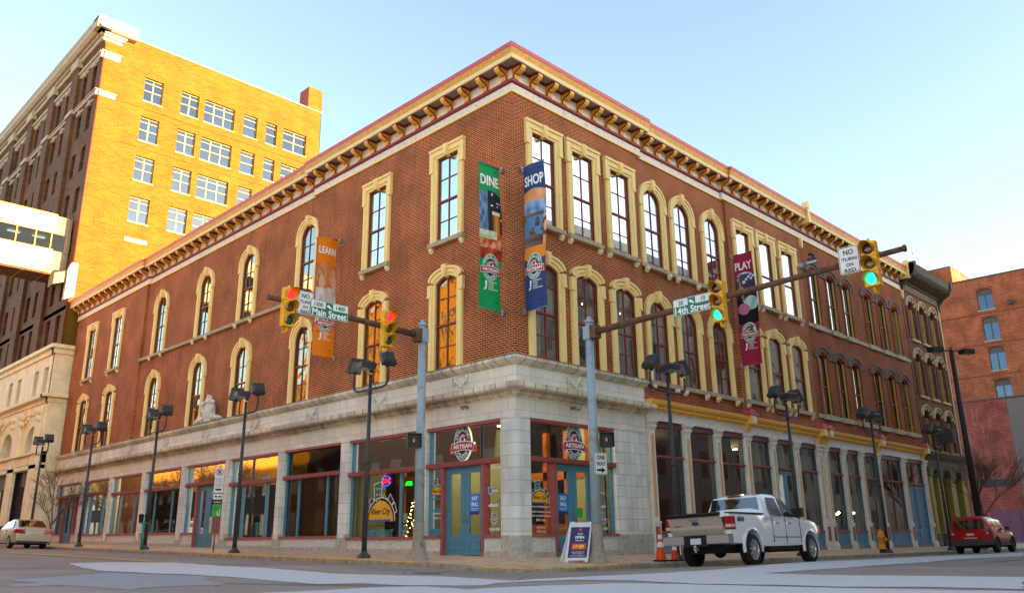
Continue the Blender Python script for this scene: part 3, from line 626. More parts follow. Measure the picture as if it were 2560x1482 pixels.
# iron shopfront along 14th Street -------------------------------------
mat('iron_cream', '#e4dfce', .5, var=.08, scale=4)
mat('peach', '#dfa878', .5, var=.06, scale=5)
mat('base_blue', '#5c87a4', .45, var=.12, scale=5)
mat('frame_blue', '#4d6173', .45, var=.08, scale=5)
mat('frame_maroon', '#6d3038', .45, var=.08, scale=5)
mat('shade_green', '#a3ab90', .7, var=.12, scale=2)
mat('plinth_stone', '#8f8878', .85, var=.25, scale=5)
IM = ['iron_cream', 'peach', 'maroon_pink', 'white_band', 'gold_bright', 'red_flash', 'plinth_stone']
def gz(s): return SZ(s, 0)
def iron_front(parent, s0, s1, cols, bays, consoles):
    for x, w_ in cols:
        c = MB(TR); h = w_/2; zb = gz(x)
        c.box(x-h-.03, x+h+.03, -.25, .12, zb-.1, zb+.28, 0); c.box(x-h, x+h, -.25, .08, zb+.28, .98, 0); c.box(x-h-.02, x+h+.02, -.25, .1, .98, 1.06, 0)
        c.box(x-h*.6, x+h*.6, .08, .095, zb+.36, .88, 2); c.ball((x, .12, zb+.14), .07, m=0, sc=(1, .4, 1))
        c.box(x-h*.88, x+h*.88, -.25, .05, 1.06, 4.28, 0)
        if w_ > .3: c.box(x-h*.5, x+h*.42, .05, .062, 1.22, 4.12, 1); c.box(x-h*.62, x-h*.55, .05, .07, 1.15, 4.18, 0); c.box(x+h*.48, x+h*.58, .05, .07, 1.15, 4.18, 0)
        for k, (e, z) in enumerate(((.02, 4.28), (.05, 4.36), (.02, 4.42), (.06, 4.48), (.09, 4.54))): c.box(x-h*.88-e, x+h*.88+e, -.25, .05+e*1.3, z, z+.085, 0)
        c.obj('column', IM, parent)
    e = MB(TR)
    e.box(s0, s1, -.3, .02, 4.62, 4.98, 3); e.box(s0, s1, -.3, .05, 4.62, 4.66, 3)
    e.run([(-.3, 4.98), (.05, 4.98), (.08, 5.08), (.08, 5.12), (.26, 5.16), (.32, 5.24), (.34, 5.34), (-.3, 5.34)], s0, s1, 4)
    e.run([(-.3, 5.34), (.35, 5.34), (.36, 5.37), (.02, 5.46), (-.3, 5.46)], s0, s1, 5)
    t = s0+.05
    while t < s1: e.box(t, t+.11, .07, .2, 5.04, 5.13, 4); t += .22
    e.obj('shop_cornice', IM, parent)
    for x in consoles:
        k = MB(TR)
        k.prism([(0, 4.62), (.08, 4.64), (.12, 4.8), (.2, 4.9), (.26, 5.0), (0, 5.0)], 0, x-.13, x+.13, 4); k.box(x-.2, x+.2, 0, .45, 5.0, 5.38, 4); k.box(x-.13, x+.13, .45, .46, 5.06, 5.32, 0)
        k.box(x-.3, x+.3, 0, .5, 5.38, 5.46, 5); k.prism([(x-.22, 5.46), (x+.22, 5.46), (x+.14, 5.6), (x-.14, 5.6)], 1, .05, .42, 5)
        k.obj('console', IM, parent)
    for a, b, kind, zt in bays:
        f = MB(TR); g = MB(TR); zb = gz((a+b)/2); O = -.14
        f.box(a, b, O-.12, -.02, 4.40, 4.62, 1); f.box(a, b, O-.1, -.05, zt, zt+.1, 0); f.box(a, b, O-.1, -.0, zt+.04, zt+.07, 0)
        for x0, x1 in ((a, a+.07), (b-.07, b)): f.box(x0, x1, O-.1, O+.05, zb+.1, 4.4, 2 if kind != 'm' else 1)
        f.box(a, b, O-.3, .0, zb-.3, zb+.16, 4)
        if kind != 'door':
            f.box(a, b, O-.12, -.01, .62, .71, 0); f.box(a, b, O-.1, -.05, zb+.16, .62, 3)
            n = max(1, int((b-a)/.55)); 
            for i in range(n): x0 = a+(b-a)*(i+.18)/n; x1 = a+(b-a)*(i+.82)/n; f.box(x0, x1, -.05, -.035, zb+.42, .5, 3); f.box(x0+.04, x1-.04, -.036, -.03, zb+.46, .46, 5)
            z0 = .71
        else: z0 = None
        if (b-a) > 2.4: f.box((a+b)/2-.04, (a+b)/2+.04, O-.05, O+.04, .7, 4.4, 1)
        fo = f.obj('shopfront', ['maroon_pink', 'frame_maroon', 'frame_blue', 'base_blue', 'plinth_stone', 'door_teal'], parent)
        g.quad((a+.05, O, zt+.1), (b-.05, O, zt+.1), (b-.05, O, 4.4), (a+.05, O, 4.4))
        if z0: g.quad((a+.05, O, z0), (b-.05, O, z0), (b-.05, O, zt), (a+.05, O, zt))
        g.obj('pane', 'glass_shop', fo)
        if kind == 'door':
            mid = (a+b)/2
            for x0, x1 in ((a+.07, mid-.005), (mid+.005, b-.07)):
                d = MB(TR); solid = (b > 30); zd = zb+.16
                d.box(x0, x0+.14, O-.04, O+.03, zd, zt); d.box(x1-.14, x1, O-.04, O+.03, zd, zt); d.box(x0+.14, x1-.14, O-.04, O+.03, zt-.2, zt); d.box(x0+.14, x1-.14, O-.04, O+.03, zd, zd+.2); d.box(x0+.14, x1-.14, O-.04, O+.03, zd+.62, zd+.78)
                d.box(x0+.14, x1-.14, O-.04, O-.01, zd+.2, zd+.62); 
                if solid: d.box(x0+.14, x1-.14, O-.04, O-.01, zd+.78, zt-.2)
                do = d.obj('door', 'base_blue' if solid else 'door_teal', parent)
                if not solid: q = MB(TR); q.quad((x0+.14, O, zd+.78), (x1-.14, O, zd+.78), (x1-.14, O, zt-.2), (x0+.14, O, zt-.2)); q.obj('pane', 'glass_shop', do)
                h = MB(); hx = (x1-.07) if x1 < mid+.1 else x0+.07; h.cyl(TR(hx, O+.03, zd+.95), TR(hx, O+.09, zd+.95), .02, n=8); h.ball(TR(hx, O+.1, zd+.95), .03, n=8, k=6); h.obj('door_handle', 'brass', do)
iron_front(bld, 6.7, 20.75, [(6.95, .42), (9.27, .42), (11.48, .42), (13.8, .46), (16.0, .42), (18.2, .42), (20.48, .44)],
           [(7.16, 9.06, 'w', 3.28), (9.48, 11.27, 'w', 3.28), (11.69, 13.57, 'w', 3.26), (14.03, 15.79, 'w', 3.28), (16.21, 17.99, 'door', 3.27), (18.41, 20.26, 'w', 3.28)], [13.8, 20.5])
# pale shades in the transoms
sh = MB(TR)
for a, b, zb_ in ((14.1, 15.7, 2.75), (16.25, 17.95, 3.35), (18.5, 20.2, 3.35)): sh.box(a, b, -.5, -.49, zb_, 4.45)
sh.obj('blind', 'shade_green', bld)
# ---------------------------------------------------------------- narrow neighbour building
nb = thing('terrace_building', 'brick building with grey brick window arches between the corner and ornate buildings', 'building')
nw = MB(TR); ops3 = [(c, .95, 10.75, 13.75, 'seg') for c in NWX]; ops2 = [(c, .95, 6.2, 9.25, 'seg') for c in NWX]
wall_panel(nw, 20.85, 34.6, 5.2, 10.2, ops2, 0, .35); wall_panel(nw, 20.85, 34.6, 10.2, 15.25, ops3, 0, .35)
nw.box(20.9, 34.55, -20, -.4, 15.3, 16.3); nw.obj('wall', 'brick_fine', nb)
mat('jamb_yellow', '#c9a556', .55, var=.08)
mat('arch_brick', '#7d3f2b', .8, var=.12, scale=9)
mat('grey_brick', '#6b6058', .8, var=.15, scale=10)
for c in NWX:
    for z, zt in ((10.75, 13.75), (6.2, 9.25)): 
        f = put_window(nb, TR, c, -.07, z, 'seg', zt-z, 'glass_white' if z > 10 else 'glass_lower', 'curtain_dark', False, False, False, w=.95, seed=int(c) % 2)
        j = MB(TR); j.box(c-.475, c-.42, -.2, -.02, z, zt-.16); j.box(c+.42, c+.475, -.2, -.02, z, zt-.16); 
        mkobj('window_jamb', j.mesh('window_jamb', ['jamb_yellow']), f).matrix_parent_inverse = (Matrix.Translation(TR(c, -.07, z))).inverted()
hd = MB(TR)
for c in NWX:
    for zt in (13.75, 9.25):
        zs_ = zt-.162
        def arc(r0, r1, oa, m, z0=0, k=8):
            for i in range(k):
                a0 = math.pi*(.12+.76*i/k); a1 = math.pi*(.12+.76*(i+1)/k)
                P = lambda r, a: (c+r*math.cos(a), zs_-.22+z0+r*.78*math.sin(a))
                A, B, Cc, D = P(r0, a0), P(r0, a1), P(r1, a1), P(r1, a0)
                hd.add([(p[0], o, p[1]) for o in (oa, -.02) for p in (A, B, Cc, D)], [(0, 1, 2, 3), (4, 5, 6, 7), (0, 1, 5, 4), (3, 2, 6, 7), (0, 3, 7, 4), (1, 2, 6, 5)], m)
        arc(.60, .86, .06, 0, .02); arc(.88, 1.0, .10, 1, .02)
        for sg in (-1, 1): x0, x1 = sorted((c+sg*.56, c+sg*1.0)); hd.box(x0, x1, -.02, .07, zs_-.05, zs_+.22, 1)
    for s_ in (-1, 1):
        x0, x1 = sorted((c+s_*.5, c+s_*.66)); hd.box(x0, x1, -.02, .05, 10.72, 13.6, 2); hd.box(x0, x1, -.02, .05, 6.15, 9.1, 2)
hd.obj('window_arch', ['arch_brick', 'grey_brick', 'brick_fine'], nb)
for z in (10.55, 5.98):
    bs = MB(TR); bs.box(20.95, 34.5, -.2, .06, z, z+.19, 0)
    for c in NWX: bs.box(c-.62, c+.62, -.2, .13, z-.05, z+.20, 0)
    bs.obj('belt_course', 'sill_stone', nb)
cornice(TR, [(21.0, 34.7, 0, 0, 0)], nb)
brackets(nb, TR, 21.24, .845, 30, 34.6, [])
for x in (21.0, 34.65):
    fin = MB(TR); fin.box(x-.09, x+.09, 0, .7, 15.9, 16.7); fin.prism([(x-.16, 16.7), (x+.16, 16.7), (x+.14, 16.95), (x, 17.1), (x-.14, 16.95)], 1, .4, .72); fin.obj('finial', 'cream', nb)
    fin = MB(TR); fin.prism([(x-.1, 15.2), (x+.1, 15.2), (x+.06, 14.75), (x, 14.65), (x-.06, 14.75)], 1, 0, .15); fin.obj('corbel', 'cream', nb)
iron_front(nb, 20.9, 34.5, [(21.12, .44), (23.18, .4), (25.28, .4), (27.45, .4), (30.97, .42), (34.22, .44)],
           [(21.34, 22.98, 'w', 3.28), (23.38, 25.08, 'w', 3.25), (25.48, 27.25, 'w', 3.22), (27.65, 30.76, 'w', 3.2), (31.18, 34.0, 'door', 3.15)], [21.2, 27.5, 34.1])
ni = MB(TR); ni.box(20.9, 34.5, -6, -5.9, -.5, 4.7, 0); ni.box(20.9, 34.5, -6, -.4, 4.7, 5.6, 1); ni.box(20.9, 34.5, -6, -.4, -.7, -.25, 2); ni.box(20.9, 34.5, -3.5, -3.4, 5.6, 15.3, 1); ni.box(20.9, 34.5, -3.5, -.4, 10.0, 10.3, 1); ni.box(34.4, 34.5, -6, -.4, -.5, 15.3, 1)
ni.obj('interior_wall', ['wood_dark', 'dark_interior', 'floor_wood'], nb)
sh = MB(TR)
for a, b, zb_ in ((21.4, 22.9, 3.3), (23.4, 25.0, 3.3), (27.7, 30.6, 3.3)): sh.box(a, b, -.5, -.49, zb_, 4.45)
sh.obj('blind', 'shade_green', nb)
nl = MB(TR)
for x in (22.4, 24.5, 26.3): 
    for d in (-.12, .12): nl.ball((x+d, -1.2, 1.55+d*.3), .05, n=8, k=6)
nl.obj('ceiling_light', 'bulb', nb)
# ---------------------------------------------------------------- ornate building
ob = thing('ornate_building', 'narrow dark red building with heavy black cornice, pale arches and yellow-green shop columns', 'building')
mat('brown_plaster', '#7a4538', .85, var=.3, scale=3, bump=.3)
mat('black_cornice', '#4c4338', .7, var=.3, scale=4)
mat('old_iron', '#6f6448', .7, var=.3, scale=5)
mat('pale_arch', '#c2b27c', .7, var=.15, scale=6)
mat('yellow_green', '#a38c38', .5, var=.12, scale=4)
mat('carved', '#6b3f30', .9, var=.5, scale=14, bump=1)
OX = [36.0, 37.95, 39.9]
ow = MB(TR)
wall_panel(ow, 34.7, 41.3, 5.0, 8.4, [(c, 1.0, 5.35, 7.75, 'arch') for c in OX], .0, .4)
wall_panel(ow, 34.7, 41.3, 8.4, 12.0, [(c, 1.0, 8.65, 11.3, 'arch') for c in OX], .0, .4)
wall_panel(ow, 34.7, 41.3, 12.0, 15.6, [(c, 1.0, 12.2, 14.7, 'arch') for c in OX], .0, .4)
ow.box(34.75, 41.25, -20, -.45, 4.6, 16.4); ow.box(41.1, 41.35, -20, .04, -.5, 15.6)
ow.obj('wall', 'brown_plaster', ob)
for c in OX:
    for i, (z, zt) in enumerate(((5.35, 7.75), (8.65, 11.3), (12.2, 14.7))):
        put_window(ob, TR, c, -.18, z, 'arch', zt-z, 'glass_white' if i == 2 else 'glass_lower', 'curtain_dark', False, False, False, w=1.0)
oh = MB(TR)
for c in OX:
    for z, zt in ((5.35, 7.75), (8.65, 11.3), (12.2, 14.7)):
        zs_ = zt-.4; k = 11
        for i in range(k):
            a0 = math.pi*i/k; a1 = math.pi*(i+1)/k; g_ = .05
            P = lambda r, a: (c+r*math.cos(a), zs_+r*.85*math.sin(a))
            for r0, r1, o, m, gg in ((.56, .84, .06, 0 if i % 2 else 3, 0), (.84, .93, .12, 0, 0)):
                q = [P(r0, a0), P(r0, a1), P(r1, a1), P(r1, a0)]
                oh.add([(p[0], o_, p[1]) for o_ in (o, -.02) for p in q], [(0, 1, 2, 3), (4, 5, 6, 7), (0, 1, 5, 4), (3, 2, 6, 7), (0, 3, 7, 4), (1, 2, 6, 5)], m)
        oh.box(c-.66, c+.66, -.3, .14, z-.14, z, 0)
        oh.box(c-.49, c-.4, -.35, -.1, z, zs_, 1); oh.box(c+.4, c+.49, -.35, -.1, z, zs_, 1); oh.box(c+.58, c+.9, -.02, .06, z+.05, zs_-.1, 2)
        oh.box(c-.9, c-.58, -.02, .06, z+.05, zs_-.1, 2)
oh.box(41.15, 41.36, -.1, .07, 5.2, 15.6, 0)
oh.obj('window_arch', ['pale_arch', 'jamb_yellow', 'carved', 'brown_plaster'], ob)
oc = MB(TR)
oc.run([(-.4, 15.35), (.06, 15.35), (.1, 15.55), (.12, 15.75), (-.4, 15.75)], 34.7, 41.5, 1)
oc.run([(-.4, 15.75), (.2, 15.75), (.35, 16.05), (.8, 16.15), (.95, 16.35), (1.02, 16.75), (1.05, 16.82), (-.4, 16.9)], 34.7, 41.5, 0)
for x in (34.85, 41.4): oc.prism([(0, 15.0), (.12, 15.05), (.2, 15.5), (.5, 15.85), (.9, 16.1), (1.08, 16.5), (1.1, 16.95), (0, 16.95)], 0, x-.15, x+.15, 0)
t = 35.2
while t < 41.2: oc.prism([(.12, 15.8), (.3, 15.85), (.75, 16.08), (.75, 16.14), (.12, 16.1)], 0, t-.05, t+.05, 1); t += .3
oc.obj('cornice', ['black_cornice', 'old_iron'], ob)
og = MB(TR); zb = -.35
og.run([(-.3, 4.3), (.05, 4.3), (.1, 4.6), (.1, 4.75), (.35, 4.95), (.45, 5.1), (.48, 5.2), (-.3, 5.25)], 34.6, 41.6, 1)
for x, w_ in ((34.95, .5), (36.5, .85), (38.7, .85), (40.75, .8)): og.box(x-w_/2, x+w_/2, -.3, .06, zb, 4.0, 0); og.box(x-w_/2-.05, x+w_/2+.05, -.3, .12, zb, .5, 1); og.box(x-w_/2-.06, x+w_/2+.06, -.3, .14, 3.75, 4.3, 1); og.box(x-w_/2-.02, x-w_/2+.06, .05, .09, .5, 3.75, 3)
for a, b in ((35.2, 36.1), (36.9, 38.3), (39.1, 40.35)): og.box(a, b, -.4, -.35, zb, 4.0, 2); 
for a, b in ((35.3, 36.0), (37.0, 38.2), (39.2, 40.3)):
    for i in range(9): x = a+(b-a)*i/8; og.ball((x, .1, 4.12+.16*math.sin(math.pi*i/8)), .09, m=1, n=7, k=5)
og.obj('shopfront', ['yellow_green', 'old_iron', 'dark_interior', 'pale_arch'], ob)
ac = MB(TR); ac.box(37.7, 38.25, -.2, .75, 5.9, 6.75); 
for i in range(8): ac.box(37.74+.06*i, 37.77+.06*i, .75, .77, 5.96, 6.7)
mat('ac_grey', '#4b4540', .6, var=.2, scale=8); tag(ac.obj('air_conditioner', 'ac_grey'), 'dark window air conditioner sticking out of the ornate building', 'air conditioner')
# ---------------------------------------------------------------- red warehouse beyond the alley
wh = thing('brick_warehouse', 'tall orange-red brick warehouse at the end of the street with arched windows', 'building')
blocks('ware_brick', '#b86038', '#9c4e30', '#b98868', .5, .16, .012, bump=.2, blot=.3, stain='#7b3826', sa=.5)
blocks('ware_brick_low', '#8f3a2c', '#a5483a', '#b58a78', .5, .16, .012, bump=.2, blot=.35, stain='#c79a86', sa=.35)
mat('stucco_grey', '#7d706a', .9, var=.1, scale=4, bump=.2)
mat('win_grey', '#5d5450', .6, var=.1)
mat('plum', '#805062', .6, var=.12, scale=3)
WX = 90
TW = lambda s, o, z: (WX-o, s, z)
ww = MB(TW)
WO = [(9.0, 26.17, 28.75), (8.9, 22.39, 25.26), (8.8, 18.8, 21.6), (8.75, 15.0, 17.7)]
WO2 = [(4.7, 26.2, 28.75), (4.6, 22.4, 25.2), (3.2, 18.8, 21.6)]
for (z0, z1), k in zip(((25.8, 30.2), (22.0, 25.8), (18.3, 22.0), (13.0, 18.3)), range(4)):
    o_ = [(WO[k][0], 1.75, WO[k][1], WO[k][2], 'low')]+([(WO2[k][0]-1, 1.75, WO2[k][1], WO2[k][2], 'low')] if k < 3 else [])
    wall_panel(ww, -8, 45, z0, z1, o_, 0, .3)
ww.box(-8, 45, -20, -.45, -1, 30.1); ww.T = None; ww.box(WX, WX+12, 12.2, 22, 30.1, 32.35)
ww.obj('wall', 'ware_brick', wh)
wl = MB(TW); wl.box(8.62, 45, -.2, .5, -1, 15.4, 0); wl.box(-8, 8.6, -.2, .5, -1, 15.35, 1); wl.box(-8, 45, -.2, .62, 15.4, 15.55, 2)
wl.box(9.1, 11.9, .5, .58, -1, 2.95, 3); wl.box(9.3, 11.7, .58, .62, -1, 2.72, 4); wl.box(10.46, 10.52, .62, .65, -1, 2.7, 3); wl.box(9.3, 11.7, .62, .64, 1.1, 1.2, 3)
wl.box(9.2, 12.5, .5, .58, 5.55, 6.35, 2)
for i in range(5): wl.box(9.25, 12.45, .58, .64, 5.6+.15*i, 5.68+.15*i, 5)
wl.obj('lower_wall', ['ware_brick_low', 'stucco_grey', 'win_grey', 'plum', 'plum', 'ac_grey'], wh)
for c, zb_, zt in WO+[(c-1, a, b) for c, a, b in WO2]:
    f = MB(TW); f.box(c-.87, c+.87, -.28, -.2, zt-.75, zt+.0, 0); f.box(c-.87, c-.8, -.28, -.18, zb_, zt, 0); f.box(c+.8, c+.87, -.28, -.18, zb_, zt, 0); f.box(c-.06, c+.06, -.28, -.18, zb_, zt-.7, 0); f.box(c-.87, c+.87, -.28, -.18, zb_, zb_+.08, 0)
    fo = f.obj('window', ['win_grey'], wh); g = MB(TW); g.quad((c-.8, -.24, zb_), (c+.8, -.24, zb_), (c+.8, -.24, zt-.7), (c-.8, -.24, zt-.7)); g.obj('pane', 'glass_tower', fo)
    s = MB(TW); s.box(c-.95, c+.95, -.2, .12, zb_-.16, zb_); s.obj('sill', 'sill_stone', fo)
db = MB(TW)
for z in (25.75, 22.05, 18.35): db.box(-8, 45, -.05, .035, z-.1, z+.02, 0)
for c, zb_, zt in WO: db.box(c-1.0, c+1.0, -.05, .04, zt+.02, zt+.14, 0)
db.cyl(TW(6.3, .12, 15.5), TW(6.3, .12, 26.3), .08, m=1); db.box(6.05, 6.55, .02, .35, 26.3, 26.8, 1); db.box(-8, 45, -.3, .06, 30.15, 30.3, 1)
db.T = None; db.box(WX-.05, WX+12, 12.15, 22, 32.35, 32.45, 1); db.obj('drain_and_bands', ['arch_brick', 'ac_grey'], wh)
an = MB(); an.cyl((WX+1, 16.2, 32.4), (WX+1, 16.6, 35.6), .05, n=6); an.cyl((WX+1, 16.6, 35.4), (WX+1, 16.6, 36.2), .12, n=6); an.cyl((WX+1, 11.6, 30.2), (WX+1, 11.6, 33.0), .04, n=6); an.obj('antenna', 'white', wh)
# ---------------------------------------------------------------- tower block with skybridge
tw = thing('office_tower', 'tall golden brick office tower with white stone trim and a shaded brown front', 'building')
blocks('tower_sunlit', '#70560b', '#5e4407', '#8a6c20', .5, .14, .012, bump=.2, blot=.16, stain='#8a5514', sa=.35)  # side and front are one brick, coloured sunlit gold and shaded brown
blocks('tower_shaded', '#6e4a2e', '#59391f', '#7d6046', .5, .14, .012, bump=.2, blot=.2)
mat('tower_stone', '#b8ac96', .7, var=.12, scale=3)
mat('tower_cream', '#f6e6ba', .7, var=.1, scale=1.5)
mat('tower_frame', '#c2a172', .6, var=.06)
mat('chim_red', '#b0583c', .8, var=.1)
TY = 43.0; TX = -.78
TS = lambda s, o, z: (s, TY-o, z)       # side wall facing 14th Street
TF = lambda s, o, z: (TX-o, s, z)       # front on Main Street
ROWS = [35.66, 32.27, 28.95, 25.6, 22.3, 18.95]
COLS = [(2.52, 3.98), (5.46, 6.93), (7.42, 10.05), (10.9, 12.15), (13.0, 14.02), (14.65, 16.95)]
sw_m = MB(TS)
for zt in ROWS[:4]:
    wall_panel(sw_m, 1.2, 18.35, zt-2.7, zt+.65, [((a+b)/2, b-a, zt-2.03, zt, 'flat') for a, b in COLS], 0, .3)
sw_m.quad((1.2, 0, 36.31), (18.35, 0, 36.31), (18.35, 0, 38.5), (1.2, 0, 38.5)); sw_m.quad((1.2, 0, 0), (18.35, 0, 0), (18.35, 0, 22.9), (1.2, 0, 22.9))
sw_m.T = None; sw_m.box(TX, 1.2, 42.93, 42.996, 13.5, 38.5); sw_m.box(16.95, 18.36, TY+.004, TY+1.6, 38.5, 40.8); sw_m.box(18.3, 18.35, TY, 75, 0, 38.5)
sw_m.obj('side_wall', 'tower_sunlit', tw)
ch = MB(); ch.box(16.93, 16.95, TY+.01, TY+1.59, 38.5, 40.78); ch.obj('chimney_face', 'chim_red', tw)
for zt in ROWS[:4]:
    for a, b in COLS:
        f = MB(TS); n = 3 if b-a > 2.2 and b < 11 else (2 if b-a > 1.3 else 1)
        f.box(a, b, -.26, -.18, zt-.08, zt); f.box(a, b, -.26, -.18, zt-2.03, zt-1.95); f.box(a, b, -.26, -.17, zt-1.1, zt-1.03); f.box(a, b, -.26, -.17, zt-.42, zt-.36)
        for i in range(n+1): x = a+(b-a)*i/n; f.box(x-.045, x+.045, -.26, -.175, zt-2.03, zt)
        fo = f.obj('window', 'tower_frame', tw); g = MB(TS); g.quad((a, -.22, zt-2.03), (b, -.22, zt-2.03), (b, -.22, zt), (a, -.22, zt)); g.obj('pane', 'glass_tower', fo)
        s = MB(TS); s.box(a-.06, b+.06, -.2, .07, zt-2.15, zt-2.03); s.obj('sill', 'tower_frame', fo)
bw = MB(TS); bw.box(2.45, 4.1, -.05, .01, 19.6, 22.28); bw.box(2.45, 4.1, -.05, .05, 21.95, 22.28, 1); bw.obj('blind_window', ['tower_sunlit', 'tower_stone'], tw)
tf = MB(TF); fops = []
pairs = [44.35, 46.5, 50.5, 52.62, 56.15, 58.5, 62.25, 64.4, 67.55, 69.7]
FR = [35.75, 32.35, 29.0, 25.65, 22.3, 18.95, 15.9]
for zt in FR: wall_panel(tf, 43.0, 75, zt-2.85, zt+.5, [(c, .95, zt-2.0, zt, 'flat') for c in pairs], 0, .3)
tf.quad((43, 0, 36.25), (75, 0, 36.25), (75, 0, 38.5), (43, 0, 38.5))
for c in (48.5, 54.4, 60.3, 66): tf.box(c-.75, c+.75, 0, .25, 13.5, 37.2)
tf.obj('front_wall', 'tower_shaded', tw)
for zt in FR:
    for c in pairs[:10]:
        f = MB(TF); f.box(c-.475, c+.475, -.26, -.18, zt-.1, zt); f.box(c-.475, c+.475, -.26, -.18, zt-2.0, zt-1.92); f.box(c-.475, c+.475, -.26, -.17, zt-1.08, zt-1.0)
        for x in (c-.47, c+.40): f.box(x, x+.07, -.26, -.18, zt-2.0, zt)
        fo = f.obj('window', 'win_grey', tw); g = MB(TF); g.quad((c-.45, -.22, zt-2), (c+.45, -.22, zt-2), (c+.45, -.22, zt), (c-.45, -.22, zt)); g.obj('pane', 'glass_upper', fo)
tm_ = MB(TF)
for z0, z1, o in ((33.0, 33.25, .12), (33.25, 33.32, .2), (36.1, 36.35, .1), (36.35, 36.55, .22), (37.5, 37.9, .2)): tm_.box(43.0, 75, -.1, o, z0, z1)
tm_.box(43.0, 75, -.1, .35, 37.9, 38.1); tm_.run([(-.2, 38.1), (.55, 38.1), (.75, 38.3), (.75, 38.6), (.85, 38.75), (.85, 38.95), (-.2, 39.0)], 42.2, 75.5)
for c in pairs:
    for zt in FR[:2]: tm_.box(c-.12, c+.12, 0, .16, zt, zt+.42); tm_.box(c-.75, c+.75, 0, .08, zt+.16, zt+.32)
for c in (48.5, 54.4, 60.3, 66): tm_.box(c-.85, c+.85, 0, .42, 37.1, 37.9); tm_.box(c-.8, c+.8, 0, .36, 32.95, 33.3)
tm_.T = TS
for z0, z1, o in ((32.75, 33.1, .12), (33.1, 33.2, .2), (35.95, 36.45, .12), (36.45, 36.55, .2), (37.4, 37.7, .12), (37.7, 37.9, .25), (37.9, 38.1, .35)): tm_.box(TX-.15, .35+o, -.3, o, z0, z1)
tm_.run([(-.4, 38.1), (.55, 38.1), (.75, 38.3), (.75, 38.6), (.85, 38.75), (.85, 38.95), (-.4, 39.0)], TX-.85, 1.4)
tm_.box(1.4, 18.4, -.3, .05, 38.5, 38.6)
t = TX-.1
while t < .4: tm_.box(t, t+.05, .1, .16, 37.42, 37.5); t += .1
tm_.obj('stone_trim', 'tower_stone', tw)
# cream lower storeys
tl = MB(TF)
wall_panel(tl, 43.0, 75, 10.1, 12.9, [(c, .95, 10.25, 12.15, 'flat') for c in pairs], .25, .4, m=0)
wall_panel(tl, 43.0, 75, 5.2, 9.9, [(c, 2.6, 6.3, 8.2, 'arch') for c in (45.35, 51.2, 57.1, 63, 69)], .25, .9, m=0)
for c in (43.45, 48.3, 54.1, 60.0, 66): tl.box(c-.55, c+.95, .25, .45, -.5, 9.4, 0)
for z0, z1, o in ((9.6, 9.9, .35), (9.9, 10.1, .7), (12.9, 13.25, .4), (13.25, 13.5, .62), (5.25, 5.5, .45), (5.6, 6.2, .35), (6.2, 6.35, .6)): tl.box(42.8, 75, -.1, o, z0, z1, 0)
tl.T = TS; tl.box(TX-.25, 10, -.2, .2, 0, 12.9, 0); 
for z0, z1, o in ((9.6, 9.9, .3), (9.9, 10.1, .65), (12.9, 13.25, .35), (13.25, 13.5, .55)): tl.box(TX-o-.05, 6, -.2, o, z0, z1, 0)
tl.T = TF; tl.box(43, 75, -.9, -.85, 0, 13, 1); tl.box(43.9, 75, -.05, 0, -.5, 5.2, 1)
for c in (45.35, 51.2, 57.1): tl.box(c-1.3, c+1.3, .0, .12, 4.2, 5.2, 2); tl.box(c-.05, c+.05, 0, .06, .5, 4.2, 2); tl.box(c+.5, c+.6, 0, .06, .5, 4.2, 0)
for c in (43.45, 48.3, 54.1, 60.0): tl.box(c-.6, c+1.0, .25, .5, -.5, 1.7, 3)
r_ = random.Random(5)
for c in (45.35, 51.2, 57.1, 63):
    for i in range(14): t_ = i/13; tl.ball((c-1.6+3.2*t_, .3, 8.7+.35*math.sin(math.pi*t_)+r_.uniform(-.1, .1)), .11, m=0, n=6, k=4)
    for sg in (-1, 1): tl.ball((c+sg*1.9, .5, 8.5), .22, m=0, n=8, k=6); tl.ball((c+sg*1.9, .5, 9.0), .26, m=0, n=8, k=6)
tl.obj('lower_storeys', ['tower_cream', 'dark_interior', 'plum_grey', 'stucco_grey'], tw)
dp = MB(TS); dp.cyl((TX+.05, .12, 13.6), (TX+.05, .12, 37.2), .05, n=6); dp.obj('downpipe', 'maroon', tw)
bk = MB(); bk.box(-.6, 18, 43.5, 74.8, 13, 38.3); bk.box(.2, 17.5, 43.4, 74, 0, 13); bk.obj('core', 'dark_interior', tw)
# skybridge
sb = thing('skybridge', 'white enclosed pedestrian bridge with a strip of windows joining the tower', 'bridge')
mat('bridge_white', '#c8bead', .5, var=.03, scale=2)
mat('bridge_beige', '#8f7f66', .6, var=.06, scale=2)
mat('bridge_under', '#6d5440', .8, var=.15, scale=2)
mat('bridge_trim', '#c98a30', .5, var=.05)
YB = 43.87
b_ = MB()
b_.box(-21, -1.9, YB, YB+2.6, 21.62, 23.0, 0); b_.box(-21, -1.9, YB, YB+2.6, 18.72, 20.38, 0); b_.box(-21, -.8, YB+.1, YB+2.5, 18.6, 18.74, 2)
for i in range(14): x = -21+1.45*i; b_.box(x, x+.03, YB+.05, YB+2.55, 18.56, 18.6, 3)
b_.box(-1.9, -.85, YB+.14, YB+2.5, 18.75, 20.38, 1); b_.box(-1.9, -.85, YB+.14, YB+2.5, 21.62, 22.98, 1); b_.prism([(-2.5, 18.73), (-1.9, 18.73), (-1.9, 19.6), (-2.05, 19.3), (-2.2, 19.1)], 1, YB-.01, YB+.1, 1)
b_.box(-1.2, -.85, YB+.05, YB+2.5, 20.3, 21.7, 1)
